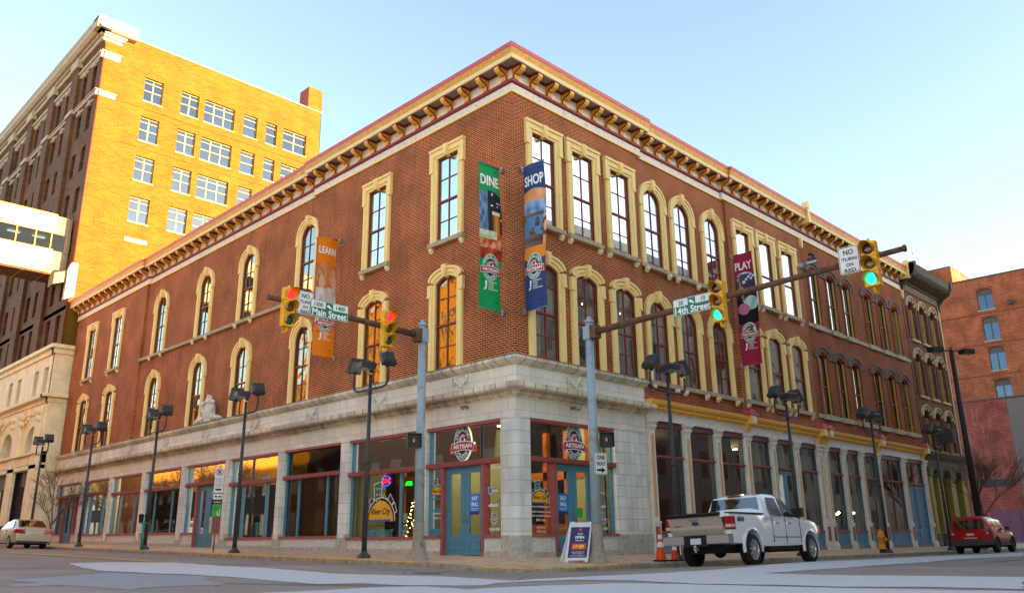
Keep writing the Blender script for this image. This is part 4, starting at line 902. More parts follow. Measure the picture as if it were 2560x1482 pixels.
b_.box(-21, -1.9, YB-.03, YB+.02, 18.68, 18.76, 3); b_.box(-21, -1.9, YB-.03, YB+.02, 22.96, 23.05, 3); b_.box(-21, -1.9, YB-.02, YB+.02, 20.35, 20.42, 3); b_.box(-21, -1.9, YB-.02, YB+.02, 21.58, 21.65, 3)
bo = b_.obj('deck_and_cladding', ['bridge_white', 'bridge_beige', 'bridge_under', 'bridge_trim'], sb)
g = MB(); g.quad((-21, YB+.06, 20.4), (-1.2, YB+.06, 20.4), (-1.2, YB+.06, 21.6), (-21, YB+.06, 21.6)); g.quad((-21, YB+2.5, 20.4), (-1.2, YB+2.5, 20.4), (-1.2, YB+2.5, 21.6), (-21, YB+2.5, 21.6))
wo = g.obj('window_strip', 'glass_bridge', sb); m_ = MB()
for x in (-2.1, -3.1, -4.3, -5.5, -6.7, -7.9, -9.1, -10.3, -11.5): m_.box(x-.04, x+.04, YB-.01, YB+.1, 20.4, 21.6)
m_.obj('mullion', 'bridge_trim', wo)
tb = MB()
for x in (-2.6, -4.2, -5.8, -7.4, -9): tb.box(x-.4, x+.4, YB+1.2, YB+1.35, 21.5, 21.55)
tb.obj('ceiling_light', 'tube_soft', sb)
fl = MB(); fl.prism([(-1.15, 16.6), (-1.15, 18.7), (-.95, 19.3), (-.55, 19.3), (-.55, 16.9)], 1, 42.35, 42.8); fl.prism([(-1.9, 17.6), (-1.15, 17.9), (-1.15, 18.7), (-1.9, 18.4)], 1, 42.6, 43.8, m=1); fl.obj('end_panel', ['bridge_white', 'bridge_beige'], sb)
# ---------------------------------------------------------------- unseen buildings across the streets, shaped for the reflections and the street's shade
def plain_block(name, label, x0, x1, y0, y1, h, m, T, s0, s1, out):
    t = thing(name, label, 'building'); b = MB(); b.box(x0, x1, y0, y1, -1, h); b.obj('wall', m, t)
    f = MB(T); s = s0+1.2; 
    while s < s1-1.5:
        z = 1
        while z < h-2.6: f.box(s, s+1.1, 0, .04, z, z+1.9); z += 3.5
        s += 2.6
    f.obj('window', 'glass_lower2', t)
    c = MB(T); c.box(s0, s1, 0, .4, h-.5, h+.1); c.obj('cornice', m, t); return t
mat('pale_bounce', '#cfc5b8', .85, var=.2, scale=2); blocks('tan_sun_shade', '#c98f48', '#c08540', '#c98f48', .5, .14, .001)  # south block walls paled to near white to bounce light onto the shaded front
blocks('tan_sun_shade2', '#c98f48', '#c08540', '#c98f48', .5, .14, .001)
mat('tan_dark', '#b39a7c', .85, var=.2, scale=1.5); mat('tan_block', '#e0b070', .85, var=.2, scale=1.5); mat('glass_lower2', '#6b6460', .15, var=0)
plain_block('unseen_block', 'brown brick block on the far side of 14th Street, behind the camera', 1, 20, -27, -15, 19.6, 'pale_bounce', lambda s, o, z: (s, -15+o, z), 1, 20, 1)
plain_block('unseen_block', 'brown brick block standing back behind the camera on Main Street', -7, .9, -42, -23, 22, 'pale_bounce', lambda s, o, z: (s, -23+o, z), -7, .9, 1)  # added out of view to keep the near road in shade
plain_block('unseen_block', 'lower brown brick block further along the far side of 14th Street', 20.05, 43, -27, -15, 20.0, 'pale_bounce', lambda s, o, z: (s, -15+o, z), 20.05, 43, 1)
plain_block('unseen_block', 'brown block set back at the far end of the far side of 14th Street', 43.05, 75, -32, -20, 21, 'pale_bounce', lambda s, o, z: (s, -20+o, z), 43.05, 75, 1)  # unseen; raised to shade the top of the ornate building
plain_block('unseen_block', 'low brown block far down 14th Street, beyond the set-back one', 75.05, 190, -32, -20, 14, 'pale_bounce', lambda s, o, z: (s, -20+o, z), 75.05, 190, 1)  # unseen; stretched along the street to keep horizon glow out of the shop glass
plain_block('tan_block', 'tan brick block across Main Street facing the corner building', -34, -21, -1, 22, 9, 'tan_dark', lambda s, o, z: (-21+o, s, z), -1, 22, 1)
plain_block('tan_block', 'taller tan block across Main Street beside the skybridge', -34, -21, 22.05, 47, 20, 'tan_sun_shade', lambda s, o, z: (-21+o, s, z), 22.05, 47, 1)
plain_block('tan_block', 'long low tan block across Main Street past the skybridge', -34, -21, 47.05, 150, 15, 'tan_sun_shade2', lambda s, o, z: (-21+o, s, z), 47.05, 150, 1)

# tan blocks: street shade painted dark low down, sunlit orange above it
for _n, _z in (('tan_sun_shade', 8), ('tan_sun_shade2', 5.5)):
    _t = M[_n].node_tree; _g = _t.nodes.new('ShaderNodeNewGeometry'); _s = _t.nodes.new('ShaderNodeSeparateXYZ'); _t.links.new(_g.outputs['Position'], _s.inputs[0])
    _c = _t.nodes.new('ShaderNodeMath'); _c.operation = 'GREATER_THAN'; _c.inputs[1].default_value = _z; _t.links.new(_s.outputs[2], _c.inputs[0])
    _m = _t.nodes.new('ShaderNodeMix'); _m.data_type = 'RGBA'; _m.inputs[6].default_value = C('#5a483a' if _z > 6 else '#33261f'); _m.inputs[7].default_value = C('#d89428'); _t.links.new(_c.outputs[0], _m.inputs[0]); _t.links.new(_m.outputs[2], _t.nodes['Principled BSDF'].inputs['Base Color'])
# ---------------------------------------------------------------- banners, signs, logos (drawn as small coloured cells)
def paint_mat(name, rough=.6, trans=0):
    m = bpy.data.materials.new(name); m.use_nodes = True; nt = m.node_tree; b = nt.nodes['Principled BSDF']; a = nd(m, 'ShaderNodeVertexColor'); a.layer_name = 'Col'
    nt.links.new(a.outputs[0], b.inputs['Base Color']); b.inputs['Roughness'].default_value = rough; b.inputs['Specular IOR Level'].default_value = .25; M[name] = m
paint_mat('printed'); paint_mat('printed_gloss', .35)
def painted(name, w, h, nx, ny, fn, parent=None, m='printed', bulge=None, keep=None, thick=.004):
    """sheet centred on x, z from 0..h in its local XZ plane facing -y; fn(u,v)->rgb, u,v in 0..1"""
    vs = []; fs = []; cs = []
    for j in range(ny+1):
        for i in range(nx+1):
            u, v = i/nx, j/ny; y = bulge(u, v) if bulge else 0; vs.append((w*(u-.5), y, h*v))
    for j in range(ny):
        for i in range(nx):
            u, v = (i+.5)/nx, (j+.5)/ny; c = fn(u, v)
            if c is None: continue
            a = j*(nx+1)+i; fs.append((a, a+1, a+nx+2, a+nx+1)); cs.append(c)
    me = bpy.data.meshes.new(name); me.from_pydata(vs, [], fs); me.materials.append(M[m]); ca = me.color_attributes.new('Col', 'FLOAT_COLOR', 'CORNER'); k = 0
    for p, c in zip(me.polygons, cs):
        for _ in p.vertices: ca.data[k].color = c; k += 1
        p.use_smooth = bool(bulge)
    return mkobj(name, me, parent)
def noise2(x, y, s=0):
    n = math.sin(x*12.9898+y*78.233+s*37.7)*43758.5453; return n-math.floor(n)
def vnoise(x, y, s=0):
    xi, yi = math.floor(x), math.floor(y); fx, fy = x-xi, y-yi; fx = fx*fx*(3-2*fx); fy = fy*fy*(3-2*fy)
    return (noise2(xi, yi, s)*(1-fx)+noise2(xi+1, yi, s)*fx)*(1-fy)+(noise2(xi, yi+1, s)*(1-fx)+noise2(xi+1, yi+1, s)*fx)*fy
def mixc(a, b, t): t = min(max(t, 0), 1); return tuple(a[i]*(1-t)+b[i]*t for i in range(3))+(1,)
K = {k: C(v) for k, v in dict(green='#0f9d58', navy='#2d4478', orange='#f0860c', plum='#a82448', dark='#1b2026', wood='#c97a3c', white='#f4f2ee', red='#b32436', tealk='#17605f', black='#111', skin='#e0a488', blue='#3f74b8').items()}
def ell(u, v, cx, cy, rx, ry): return ((u-cx)/rx)**2+((v-cy)/ry)**2
def ph_dine(u, v):
    t = (v-.37)/.42; c = C('#1d2430')
    if t > .3 and u < .38: c = mixc(C('#40597a'), C('#8fb0cf'), vnoise(u*14, t*9))
    if t > .55 and u > .4 and noise2(int(u*18), int(t*34), 2) > .93: c = C('#f4e9c8')
    if .55 < u < .92 and .28 < t < .72: c = mixc(C('#e9a03a'), C('#7a3a14'), abs(u-.74)/.2+.3*vnoise(u*20, t*9)); c = C('#e8dcc0') if t > .66 else c
    if t < .36: c = mixc(C('#b93c22'), C('#f0b07a'), vnoise(u*12, t*22, 5)*1.3-.2)
    if .25 < t < .38 and u < .75: c = mixc(C('#e8e4da'), C('#9dbb4a'), vnoise(u*9, t*25, 3))
    if t < .1: c = mixc(C('#5a1a12'), C('#d8562c'), vnoise(u*6, t*12, 9))
    return c
def ph_shop(u, v):
    t = (v-.37)/.42; c = mixc(C('#e08a50'), C('#f2b98c'), vnoise(u*4, t*5))
    if t < .88: c = mixc(C('#35629f'), C('#a9c3e6'), vnoise(u*5, t*16, 2)) if t > .62 else c
    if t < .68 and u < .85 and t > .1: c = mixc(C('#4a3a34'), C('#8b7566'), .5+.5*math.sin(t*50)*.4-(u-.3)); 
    if .3 < t < .62 and u < .85 and vnoise(u*5, t*8, 4) > .62: c = C('#5a84b4')
    if ell(u, t, .95, .42, .16, .16) < 1 and ell(u, t, .95, .42, .08, .09) > 1: c = C('#6a4a3c')
    if t < .12: c = C('#ea8a2e')
    return c
def ph_learn(u, v):
    t = (v-.3)/.45; c = mixc(C('#c4673a'), C('#e0925a'), vnoise(u*3, t*4))
    for cx, cy in ((.25, .7), (.85, .72)):
        if ell(u, t, cx, cy+.06, .24, .2) < 1: c = mixc(C('#8a4a22'), C('#e6b070'), vnoise(u*20, t*8))
        if ell(u, t, cx+.02, cy, .15, .13) < 1: c = C('#e2a488')
        if t < cy-.12 and abs(u-cx) < .33: c = mixc(C('#b9a8a4'), C('#e6dcd8'), vnoise(u*8, t*8, 3))
    if t < .14: c = mixc(C('#c98478'), C('#f0c0b0'), vnoise(u*8, t*10))
    return c
def ph_play(u, v):
    t = (v-.37)/.42; c = mixc(C('#14121c'), C('#4c4768'), (t-.5)*2+.3*vnoise(u*4, t*5))
    if t > .85 and noise2(int(u*8), 3, int(t*20)) > .75: c = C('#dfe6ff')
    if abs((u-.25)-(t-.75)*-.3) < .05 and t > .45: c = C('#b07a4a')
    if ell(u, t, .25, .72, .14, .07) < 1: c = C('#d07a4a')
    if ell(u, t, .68, .42, .36, .15) < 1: c = mixc(C('#cfe6e4'), C('#8db8b8'), vnoise(u*8, t*10))
    if ell(u, t, .3, .3, .28, .12) < 1: c = C('#c96f9c')
    return c
def banner_fn(base, photo, lo, hi):
    def fn(u, v):
        e = .03*math.sin(math.pi*u)
        if lo-e*.6 < v < hi+e*.8: return photo(u, v)
        for x, y in ((.75, .96), (.25, .875), (.2, .2), (.78, .06)):
            if ell(u, v, x, y, .08, .010) < 1 and v < y: return tuple(q*.45 for q in base[:3])+(1,)
        return base
    return fn
mat('sign_white', '#e9e9e6', .5, var=0); mat('text_white', '#f6f6f2', .5, var=0); mat('text_black', '#161616', .6, var=0); mat('sign_green', '#0b7a5c', .45, var=.04); mat('logo_red', '#b02a3c', .5, var=0)
mat('logo_green', '#0f8a58', .5, var=0); mat('logo_teal', '#15605f', .45, var=0); mat('logo_dark', '#2b1a1c', .5, var=0); mat('logo_pink', '#e0a0a4', .5, var=0); mat('sky_blue', '#1d7fd0', .5, var=0); mat('tealtext', '#2f8f9c', .5, var=0)
mat('galv', '#8e9296', .45, metal=.6, var=.1, scale=8)
LOGO_M = ['text_white', 'logo_green', 'logo_red', 'logo_dark', 'logo_pink', 'text_black']
def logo(mb, cx, cz, w, o, base=1, words=('WHEELING', 'ARTISAN', 'CENTER')):
    """oval badge with a ribbon, in the plane y=o facing -y"""
    h = w*1.2; rx, ry = w*.5, h*.5
    def oval(rx, ry, dy, m, n=28): mb.add([(cx+rx*math.cos(2*math.pi*i/n), o-dy, cz+ry*math.sin(2*math.pi*i/n)) for i in range(n)], [tuple(range(n))], m)
    oval(rx*.86, ry, .002, 0); oval(rx*.82, ry*.96, .004, base); oval(rx*.56, ry*.66, .006, 0); oval(rx*.53, ry*.63, .008, 3)
    for x, z, a, b, m in ((-.12, .06, .12, .2, 4), (.1, -.02, .07, .22, 0), (-.2, -.08, .08, .12, 4), (.22, .1, .07, .14, 2), (.02, .22, .16, .07, 4)):
        mb.add([(cx+w*(x+a*math.cos(t*.7854)*.8), o-.010, cz+w*(z+b*math.sin(t*.7854)*.8)) for t in range(8)], [tuple(range(8))], m)
    def arc(word, r0, a0, a1, flip):
        n = len(word)
        for i, chh in enumerate(word):
            t = a0+(a1-a0)*(i+.5)/n; x = cx+rx*.69*math.cos(t); z = cz+ry*.80*math.sin(t)
            tx, tz = -math.sin(t)*rx, math.cos(t)*ry; ang = math.atan2(tz, tx)+(math.pi if not flip else 0)
            put_text(mb, chh, x, z, None, h*.115, o-.009, 0, .0, ang)
    arc(words[0], 0, math.radians(165), math.radians(15), False); arc(words[2], 0, math.radians(222), math.radians(318), True)
    zr = cz-h*.14; hw = w*.56; hh = h*.1
    def rib(hw, hh, dy, m):
        n = 8; up = [(cx-hw+2*hw*i/n, o-dy, zr+hh+w*.07*math.sin(math.pi*i/n)) for i in range(n+1)]; dn = [(cx-hw+2*hw*i/n, o-dy, zr-hh+w*.07*math.sin(math.pi*i/n)) for i in range(n+1)]
        mb.add(up+dn, [(i, i+1, n+2+i, n+1+i) for i in range(n)], m)
    mb.add([(cx-hw*1.12, o-.009, zr-hh*1.5), (cx-hw*.8, o-.009, zr-hh*1.3), (cx-hw*.8, o-.009, zr+hh*.6), (cx-hw*1.12, o-.009, zr+hh*.5)], [(0, 1, 2, 3)], 2); mb.add([(cx+hw*1.12, o-.009, zr-hh*1.5), (cx+hw*.8, o-.009, zr-hh*1.3), (cx+hw*.8, o-.009, zr+hh*.6), (cx+hw*1.12, o-.009, zr+hh*.5)], [(0, 1, 2, 3)], 2)
    rib(hw, hh*1.25, .011, 0); rib(hw*.97, hh*1.05, .013, 2); put_text(mb, words[1], cx, zr+w*.05, w*.92, h*.12, o-.016, 0, .03)
def banner(name, label, word, base, photo, lo, hi, loc, rz, seed, flip, curl):
    t = thing('banner', label, 'banner', loc, rz, 'banners on the corner building')
    bf = lambda u, v: .05*math.sin(v*7+seed)*(.3+u)+.03*math.sin(u*5+seed)+curl*max(0, .25-v)*2*((1-u) if flip else u)
    painted('cloth', .92, 5.0, 36, 200, banner_fn(base, photo, lo, hi), t, bulge=bf)
    mb = MB(); zt = 4.42
    for x in (0,): put_text(mb, word, 0, zt, .8, .36 if len(word) == 4 else .3, -.0, 0, .03)
    put_text(mb, 'ELIZABETH', .1, .93, .34, .05, 0, 0, .02); put_text(mb, 'STIFEL', .04, .85, .2, .05, 0, 0, .02); put_text(mb, 'KLINE', .03, .77, .19, .05, 0, 0, .02); put_text(mb, 'FOUNDATION', .12, .69, .38, .05, 0, 0, .02)
    mb.add([(-.2, 0, .96), (-.12, 0, .96), (-.14, 0, .76), (-.16, 0, .68), (-.25, 0, .64), (-.26, 0, .67), (-.19, 0, .75)], [tuple(range(7))], 0)
    logo(mb, 0, 1.42, .74, 0, 1)
    mb.v = [(x, y+bf(x/.92+.5, z/5)-.012, z) for x, y, z in mb.v]
    mb.obj('print', LOGO_M, t)
    ends = (-.46, .46); p = MB()
    for z in (0.02, 4.98): p.cyl((-.48, 0, z), (.6 if not flip else .48, 0, z), .018, n=8); 
    xw = .52 if not flip else -.52
    for z in (0.02, 4.98): p.box(min(xw, xw+.12*(1 if not flip else -1)), max(xw, xw+.12*(1 if not flip else -1)), -.05, .05, z-.08, z+.08); p.cyl((xw*.85, 0, z), (xw*1.1, 0, z), .02, n=8)
    p.obj('bracket_arm', 'galv', t)
# left front banners hang at right angles to the wall; the printed side faces -Y (towards 14th Street)
banner('banner', 'green banner reading DINE beside the building corner', 'DINE', K['green'], ph_dine, .34, .79, (-.62, .45, 7.42), 0, 1.0, False, -.1)
banner('banner', 'orange banner reading LEARN between the arched windows', 'LEARN', K['orange'], ph_learn, .26, .76, (-.60, 10.1, 7.48), 0, 2.2, False, -.25)
banner('banner', 'navy blue banner reading SHOP beside the building corner', 'SHOP', K['navy'], ph_shop, .34, .80, (.35, -.62, 7.42), -math.pi/2, 3.0, True, .0)
banner('banner', 'plum red banner reading PLAY near the middle of the right front', 'PLAY', K['plum'], ph_play, .37, .80, (13.75, -.64, 7.49), -math.pi/2, 4.1, True, .0)
# ---------------------------------------------------------------- signal poles
mat('pole_blue', '#93a3ab', .5, var=.12, scale=3, dirt='#8f7a62')
mat('rusty', '#6d4c38', .8, var=.3, scale=6, bump=.2)
mat('signal_yellow', '#f5b41a', .45, var=.06, scale=5)
mat('signal_dark', '#1c1a16', .5, var=0)
emis('red_on', '#ff2020', .75); emis('green_on', '#19e0b8', .8); mat('red_off', '#5a1418', .15, var=0, coat=1); mat('amber_off', '#6a4a12', .15, var=0, coat=1); mat('green_off', '#0d5a44', .15, var=0, coat=1); mat('hood_green', '#0fa088', .5, var=0); mat('hood_red', '#8f1622', .4, var=0)
def signal_pole(loc, label, h, adir, alen, rise, rzl):
    t = thing('signal_pole', label, 'signal pole', loc)
    p = MB(); p.cyl((0, 0, .55), (0, 0, h), .15, .12, n=18); p.obj('pole', 'pole_blue', t)
    b = MB(); b.lathe((0, 0, 0), [(.34, -.1), (.33, .02), (.27, .06), (.24, .2), (.19, .3), (.17, .58), (.165, 1.05)], 16); b.obj('pole_base', 'rust_pale', t)
    c = MB(); c.lathe((0, 0, h), [(.15, -.02), (.15, .03), (.08, .08), (.06, .16), (.0, .17)], 14); c.box(-.14, .14, -.14, .14, h-.55, h-.15); c.obj('cap', 'pole_blue', t)
    a = MB(); d = Vector(adir); p0 = Vector((0, 0, h-.35))+d*.1; p1 = p0+d*alen+Vector((0, 0, rise)); a.cyl(tuple(p0), tuple(p1), .10, .065, n=12); a.cyl(tuple(p1-d*.02), tuple(p1+d*.03), .085, n=12); a.obj('mast_arm', 'rusty', t)
    bx = MB(); 
    bx.box(*(sorted((d.x*.12, d.x*.34)) if d.x else (-.14, .14)), *(sorted((d.y*.12, d.y*.34)) if d.y else (-.14, .14)), h-.55, h-.15); bx.obj('arm_flange', 'rusty', t)
    return t
mat('rust_pale', '#8e8272', .75, var=.25, scale=7, dirt='#6b4f3a')
signal_pole((-2.2, 1.85, SZ(-2.2, 1.85)), 'pale blue steel pole with rusty mast arm reaching over Main Street', 6.95, (-1, 0, 0), 5.15, .22, 0)
signal_pole((.98, -2.2, SZ(.98, -2.2)), 'pale blue steel pole with rusty mast arm reaching over 14th Street', 6.95, (0, -1, 0), 9.2, .30, 0)
def signal(loc, rz, label, lit, group='yellow traffic lights'):
    """three-section head facing local -y"""
    t = thing('traffic_light', label, 'traffic light', loc, rz, group)
    h = MB()
    for k in range(3):
        z = .36*(2-k)
        h.box(-.17, .17, -.02, .16, z+.004, z+.352)
    h.box(-.05, .05, .16, .2, -.02, 1.1); h.cyl((0, .08, 1.07), (0, .08, 1.16), .04, n=10); h.tube([(0, .08, 0), (0, .08, -.1), (0, .25, -.14)], .035, n=8); h.tube([(0, .30, -.14), (0, .30, 1.1)], .022, n=8); h.obj('housing', 'signal_yellow', t)
    m = MB(); m.box(-.06, .06, .2, .34, .5, .72); m.obj('mount', 'galv', t)
    for k, (nm, off, on) in enumerate((('red', 'red_off', 'red_on'), ('amber', 'amber_off', 'amber_off'), ('green', 'green_off', 'green_on'))):
        z = .36*(2-k)+.178; l = MB(); l.ball((0, -.02, z), .135, sc=(1, .28, 1), n=18, k=10); l.obj('lens', on if lit == nm else off, t)
        v = MB(); n = 16; pts = []
        vs = []; fs = []
        for i in range(n+1):
            a = math.radians(-35+250*i/n); L = .30*(.55+.45*math.sin(max(0, min(math.pi, a+.25)))) if True else .3
            vs += [(.15*math.cos(a), -.015, z+.15*math.sin(a)), (.15*math.cos(a), -.02-max(.06, L if math.sin(a) > -.3 else .08), z+.15*math.sin(a)-.02), (.157*math.cos(a), -.015, z+.157*math.sin(a)), (.157*math.cos(a), -.02-max(.06, L if math.sin(a) > -.3 else .08), z+.157*math.sin(a)-.02)]
        for i in range(n): a = 4*i; fs += [(a, a+1, a+5, a+4), (a+2, a+3, a+7, a+6), (a+1, a+3, a+7, a+5)]
        v.add(vs, fs, 0, True); v.obj('visor', 'visor_yellow', t, recalc=False)
    return t
mat('visor_yellow', '#c9971e', .5, var=.05)
signal((-3.70, 1.6, 5.98), .0, 'traffic light showing red, nearest the Main Street pole', 'red')
signal((-6.98, 1.6, 6.02), .0, 'traffic light showing red at the end of the Main Street arm', 'red')
signal((.75, -6.78, 5.92), -math.pi/2, 'traffic light showing green in the middle of the 14th Street arm', 'green')
signal((.75, -10.78, 5.98), -math.pi/2, 'traffic light showing green at the far end of the 14th Street arm', 'green')
def sign_plate(name, label, cat, loc, rz, w, h, draw, m='sign_white', border='text_black', group=None, r=.05):
    t = thing(name, label, cat, loc, rz, group); p = MB()
    def rr(w, h, r, y, mm, mb):
        pts = []
        for cx, cz, a0 in ((w/2-r, h/2-r, 0), (-w/2+r, h/2-r, 90), (-w/2+r, -h/2+r, 180), (w/2-r, -h/2+r, 270)):
            for k in range(5): a = math.radians(a0+22.5*k); pts.append((cx+r*math.cos(a), cz+r*math.sin(a)))
        mb.prism(pts, 1, y, y+.006, mm)
    rr(w, h, r, 0, 0, p); p.obj('panel', m, t); q = MB()
    if border: rr(w-.03, h-.03, r*.8, -.004, 1, q); rr(w-.055, h-.055, r*.7, -.008, 0, q)
    draw(q); q.obj('lettering', [m, border or 'text_black', 'text_white', 'sign_white', 'text_black', 'logo_red', 'sign_green'], t)
    b = MB(); b.box(-.02, .02, .006, .12, -h*.25-.03, -h*.25+.03); b.box(-.02, .02, .006, .12, h*.25-.03, h*.25+.03); b.obj('clamp', 'galv', t); return t
def d_noturn(mb):
    for s, z, w_, h_ in (('NO', .19, .24, .13), ('TURN', .02, .36, .085), ('ON', -.12, .17, .085), ('RED', -.255, .27, .085)): put_text(mb, s, 0, z, w_, h_, -.014, 4, .02)
sign_plate('no_turn_sign', 'white NO TURN ON RED sign partly behind the far red traffic light', 'sign', (-6.44, 1.72, 6.80), -.0, .5, .66, d_noturn, group='no turn on red signs')
sign_plate('no_turn_sign', 'white NO TURN ON RED sign beside the far green traffic light', 'sign', (.86, -10.28, 6.76), -math.pi/2, .5, .66, d_noturn, group='no turn on red signs')
def street_sign(label, loc, rz, l, r, name, w=1.24):
    def dr(mb):
        mb.add([(-w/2+.03, -.011, .02), (-.14, -.011, .02), (-.14, -.011, .21), (-w/2+.03, -.011, .21)], [(0, 1, 2, 3)], 3); mb.add([(.1, -.011, .02), (w/2-.03, -.011, .02), (w/2-.03, -.011, .21), (.1, -.011, .21)], [(0, 1, 2, 3)], 3)
        put_text(mb, l, (-w/2-.1)/2, .115, None, .12, -.016, 6, .03); put_text(mb, r, (w/2+.08)/2, .115, None, .12, -.016, 6, .03)
        mb.add([(-.1, -.012, .13), (-.04, -.012, .16), (.06, -.012, .07), (.06, -.012, .03), (-.02, -.012, .06), (-.1, -.012, .1)], [tuple(range(6))], 2)
        put_text(mb, name, 0, -.105, w*.9, .2, -.012, 2, .025)
    return sign_plate('street_sign', label, 'street sign', loc, rz, w, .49, dr, m='sign_green', border='text_white', group='green street name signs')
street_sign('green street name sign reading Main Street, 1300 and 1400', (-5.68, 1.68, 6.71), .0, '1300', '1400', 'Main Street')
street_sign('green street name sign reading 14th Street, 20 and 10', (.84, -5.95, 6.56), -math.pi/2, '20', '10', '14th Street')
def d_oneway(mb):
    put_text(mb, 'ONE', 0, .18, .3, .13, -.014, 4, .03); put_text(mb, 'WAY', 0, .0, .33, .13, -.014, 4, .03)
    mb.add([(-.15, -.014, -.21), (.02, -.014, -.21), (.02, -.014, -.26), (.16, -.014, -.18), (.02, -.014, -.10), (.02, -.014, -.15), (-.15, -.014, -.15)], [tuple(range(7))], 4)
sign_plate('one_way_sign', 'white ONE WAY sign with black arrow on the right pole', 'sign', (1.0, -2.42, 2.57), -.25, .45, .62, d_oneway)
def ped(loc, rz, label):
    t = thing('pedestrian_signal', label, 'pedestrian signal', loc, rz, 'pedestrian signals'); b = MB(); b.box(-.2, .2, 0, .22, -.2, .2); b.box(-.21, .21, -.1, 0, .19, .21); b.box(-.21, -.19, -.1, 0, -.2, .2); b.box(.19, .21, -.1, 0, -.2, .2); b.obj('housing', 'signal_dark', t)
    l = MB(); l.ball((0, -.005, 0), .075, sc=(.8, .1, 1.2), n=10, k=6); l.obj('lens', 'red_off', t); a = MB(); a.box(-.03, .03, .22, .35, -.05, .05); a.obj('mount', 'black', t)
ped((-2.52, 1.75, 3.34), -.5, 'black pedestrian signal on the Main Street pole'); ped((1.22, -2.5, 3.26), -.7, 'black pedestrian signal on the 14th Street pole')
mc = thing('security_camera', 'small camera with round glass lamp on the 14th Street arm', 'camera', (.98, -9.25, 6.83), -math.pi/2)
m = MB(); m.cyl((0, .0, 0), (0, 0, .1), .03, n=8); m.ball((-.18, -.06, .08), .09, n=14, k=8); m.box(-.05, .22, -.06, .05, .1, .16); m.obj('dome', 'galv', mc); m = MB(); m.tube([(.1, 0, .15), (.12, 0, .3), (.05, 0, .36), (0, 0, .34)], .03, n=8); m.box(-.02, .16, -.05, .05, .14, .24); m.obj('arm', 'black', mc)
# ---------------------------------------------------------------- street lamps
mat('lamp_paint', '#3d3f42', .5, var=.08, scale=6)
mat('lamp_lens', '#8a8a84', .2, var=0)
def lamp_proto(label, loc, rz):
    t = thing('street_lamp', label, 'street lamp', loc, rz, 'street lamps with three floodlights')
    b = MB(); b.lathe((0, 0, 0), [(.22, -.08), (.22, .03), (.16, .05), (.15, .12), (.1, .16), (.09, .2)], 14)
    for a in range(4): x, y = .17*math.cos(a*1.57+.8), .17*math.sin(a*1.57+.8); b.cyl((x, y, .03), (x, y, .1), .03, n=6)
    b.obj('base', 'lamp_paint', t)
    p = MB(); p.cyl((0, 0, .1), (0, 0, 5.72), .085, .052, n=14); p.cyl((0, 0, 2.85), (0, 0, 2.95), .085, n=12); p.cyl((0, 0, 5.1), (0, 0, 5.3), .065, n=12); p.obj('pole', 'lamp_paint', t)
    a = MB(); pts = []
    for i in range(17):
        q = math.pi+math.pi*i/16; pts.append((.95*math.copysign(abs(math.cos(q))**.45, math.cos(q)), 0, 5.55+.38*math.sin(q)*abs(math.sin(q))**-.35 if abs(math.sin(q)) > .01 else 5.55))
    pts = [(-.95, 0, 5.8), (-.95, 0, 5.45)]+[(-.95+.3*(1-math.cos(math.radians(k))), 0, 5.45-.22*math.sin(math.radians(k))) for k in (30, 60, 90)]+[(.65, 0, 5.23)]+[(.95-.3*(1-math.cos(math.radians(k))), 0, 5.45-.22*math.sin(math.radians(k))) for k in (60, 30, 0)]+[(.95, 0, 5.8)]
    a.tube(pts, .035, n=8); a.obj('arm', 'lamp_paint', t)
    def head(x, z, yaw, pitch):
        R_ = Matrix.Rotation(yaw, 4, 'Z') @ Matrix.Rotation(pitch, 4, 'X'); h = MB(lambda a_, b_, c_: tuple(R_ @ Vector((a_*.86, b_*.86, c_*.86))+Vector((x, 0, z))))
        h.add([(-.26, -.46, -.1), (.26, -.46, -.1), (.26, .10, -.1), (-.26, .10, -.1), (-.29, -.5, .08), (.29, -.5, .08), (.29, .12, .1), (-.29, .12, .1), (-.2, -.4, .17), (.2, -.4, .17), (.2, .06, .20), (-.2, .06, .20)],
              [(0, 3, 2, 1), (0, 1, 5, 4), (1, 2, 6, 5), (2, 3, 7, 6), (3, 0, 4, 7), (4, 5, 9, 8), (5, 6, 10, 9), (6, 7, 11, 10), (7, 4, 8, 11), (8, 9, 10, 11)])
        h.box(-.05, .05, -.02, .1, -.2, -.1); o = h.obj('floodlight', 'lamp_paint', t)
        l = MB(h.T); l.box(-.23, .23, -.42, .04, -.112, -.101); l.obj('lens', 'lamp_lens', o)
    head(0, 5.95, -.25, -.12); head(-.95, 5.98, math.pi*.45, -.95); head(.95, 5.98, -math.pi*.55, -1.0)
    return t
LL = [(4.38, 'nearest the corner, in front of the neon-lit shop window'), (12.75, 'second from the corner, beside the parking sign'), (21.15, 'third from the corner, behind the green parking meter'), (29.6, 'fourth from the corner on Main Street'), (38.1, 'farthest on Main Street, behind the tan sedan')]
lp = None
for y, tx in LL:
    lab = 'dark Main Street lamp '+tx
    if lp is None: lp = lamp_proto(lab, (-2.3, y, SZ(-2.3, y)), -math.pi/2)
    else: dup(lp, loc=(-2.3, y, SZ(-2.3, y)), rz=-math.pi/2+.04*(y % 3-1), label=lab)
for x, tx in ((4.62, 'rising behind the white pickup tailgate'), (12.75, 'rising behind the cab of the white pickup'), (20.95, 'beside the orange fire hydrant'), (29.1, 'farthest right, before the ornate building')):
    dup(lp, loc=(x, -2.45, SZ(x, -2.45)), rz=.0+.05*(x % 2-1), label='dark 14th Street lamp '+tx)
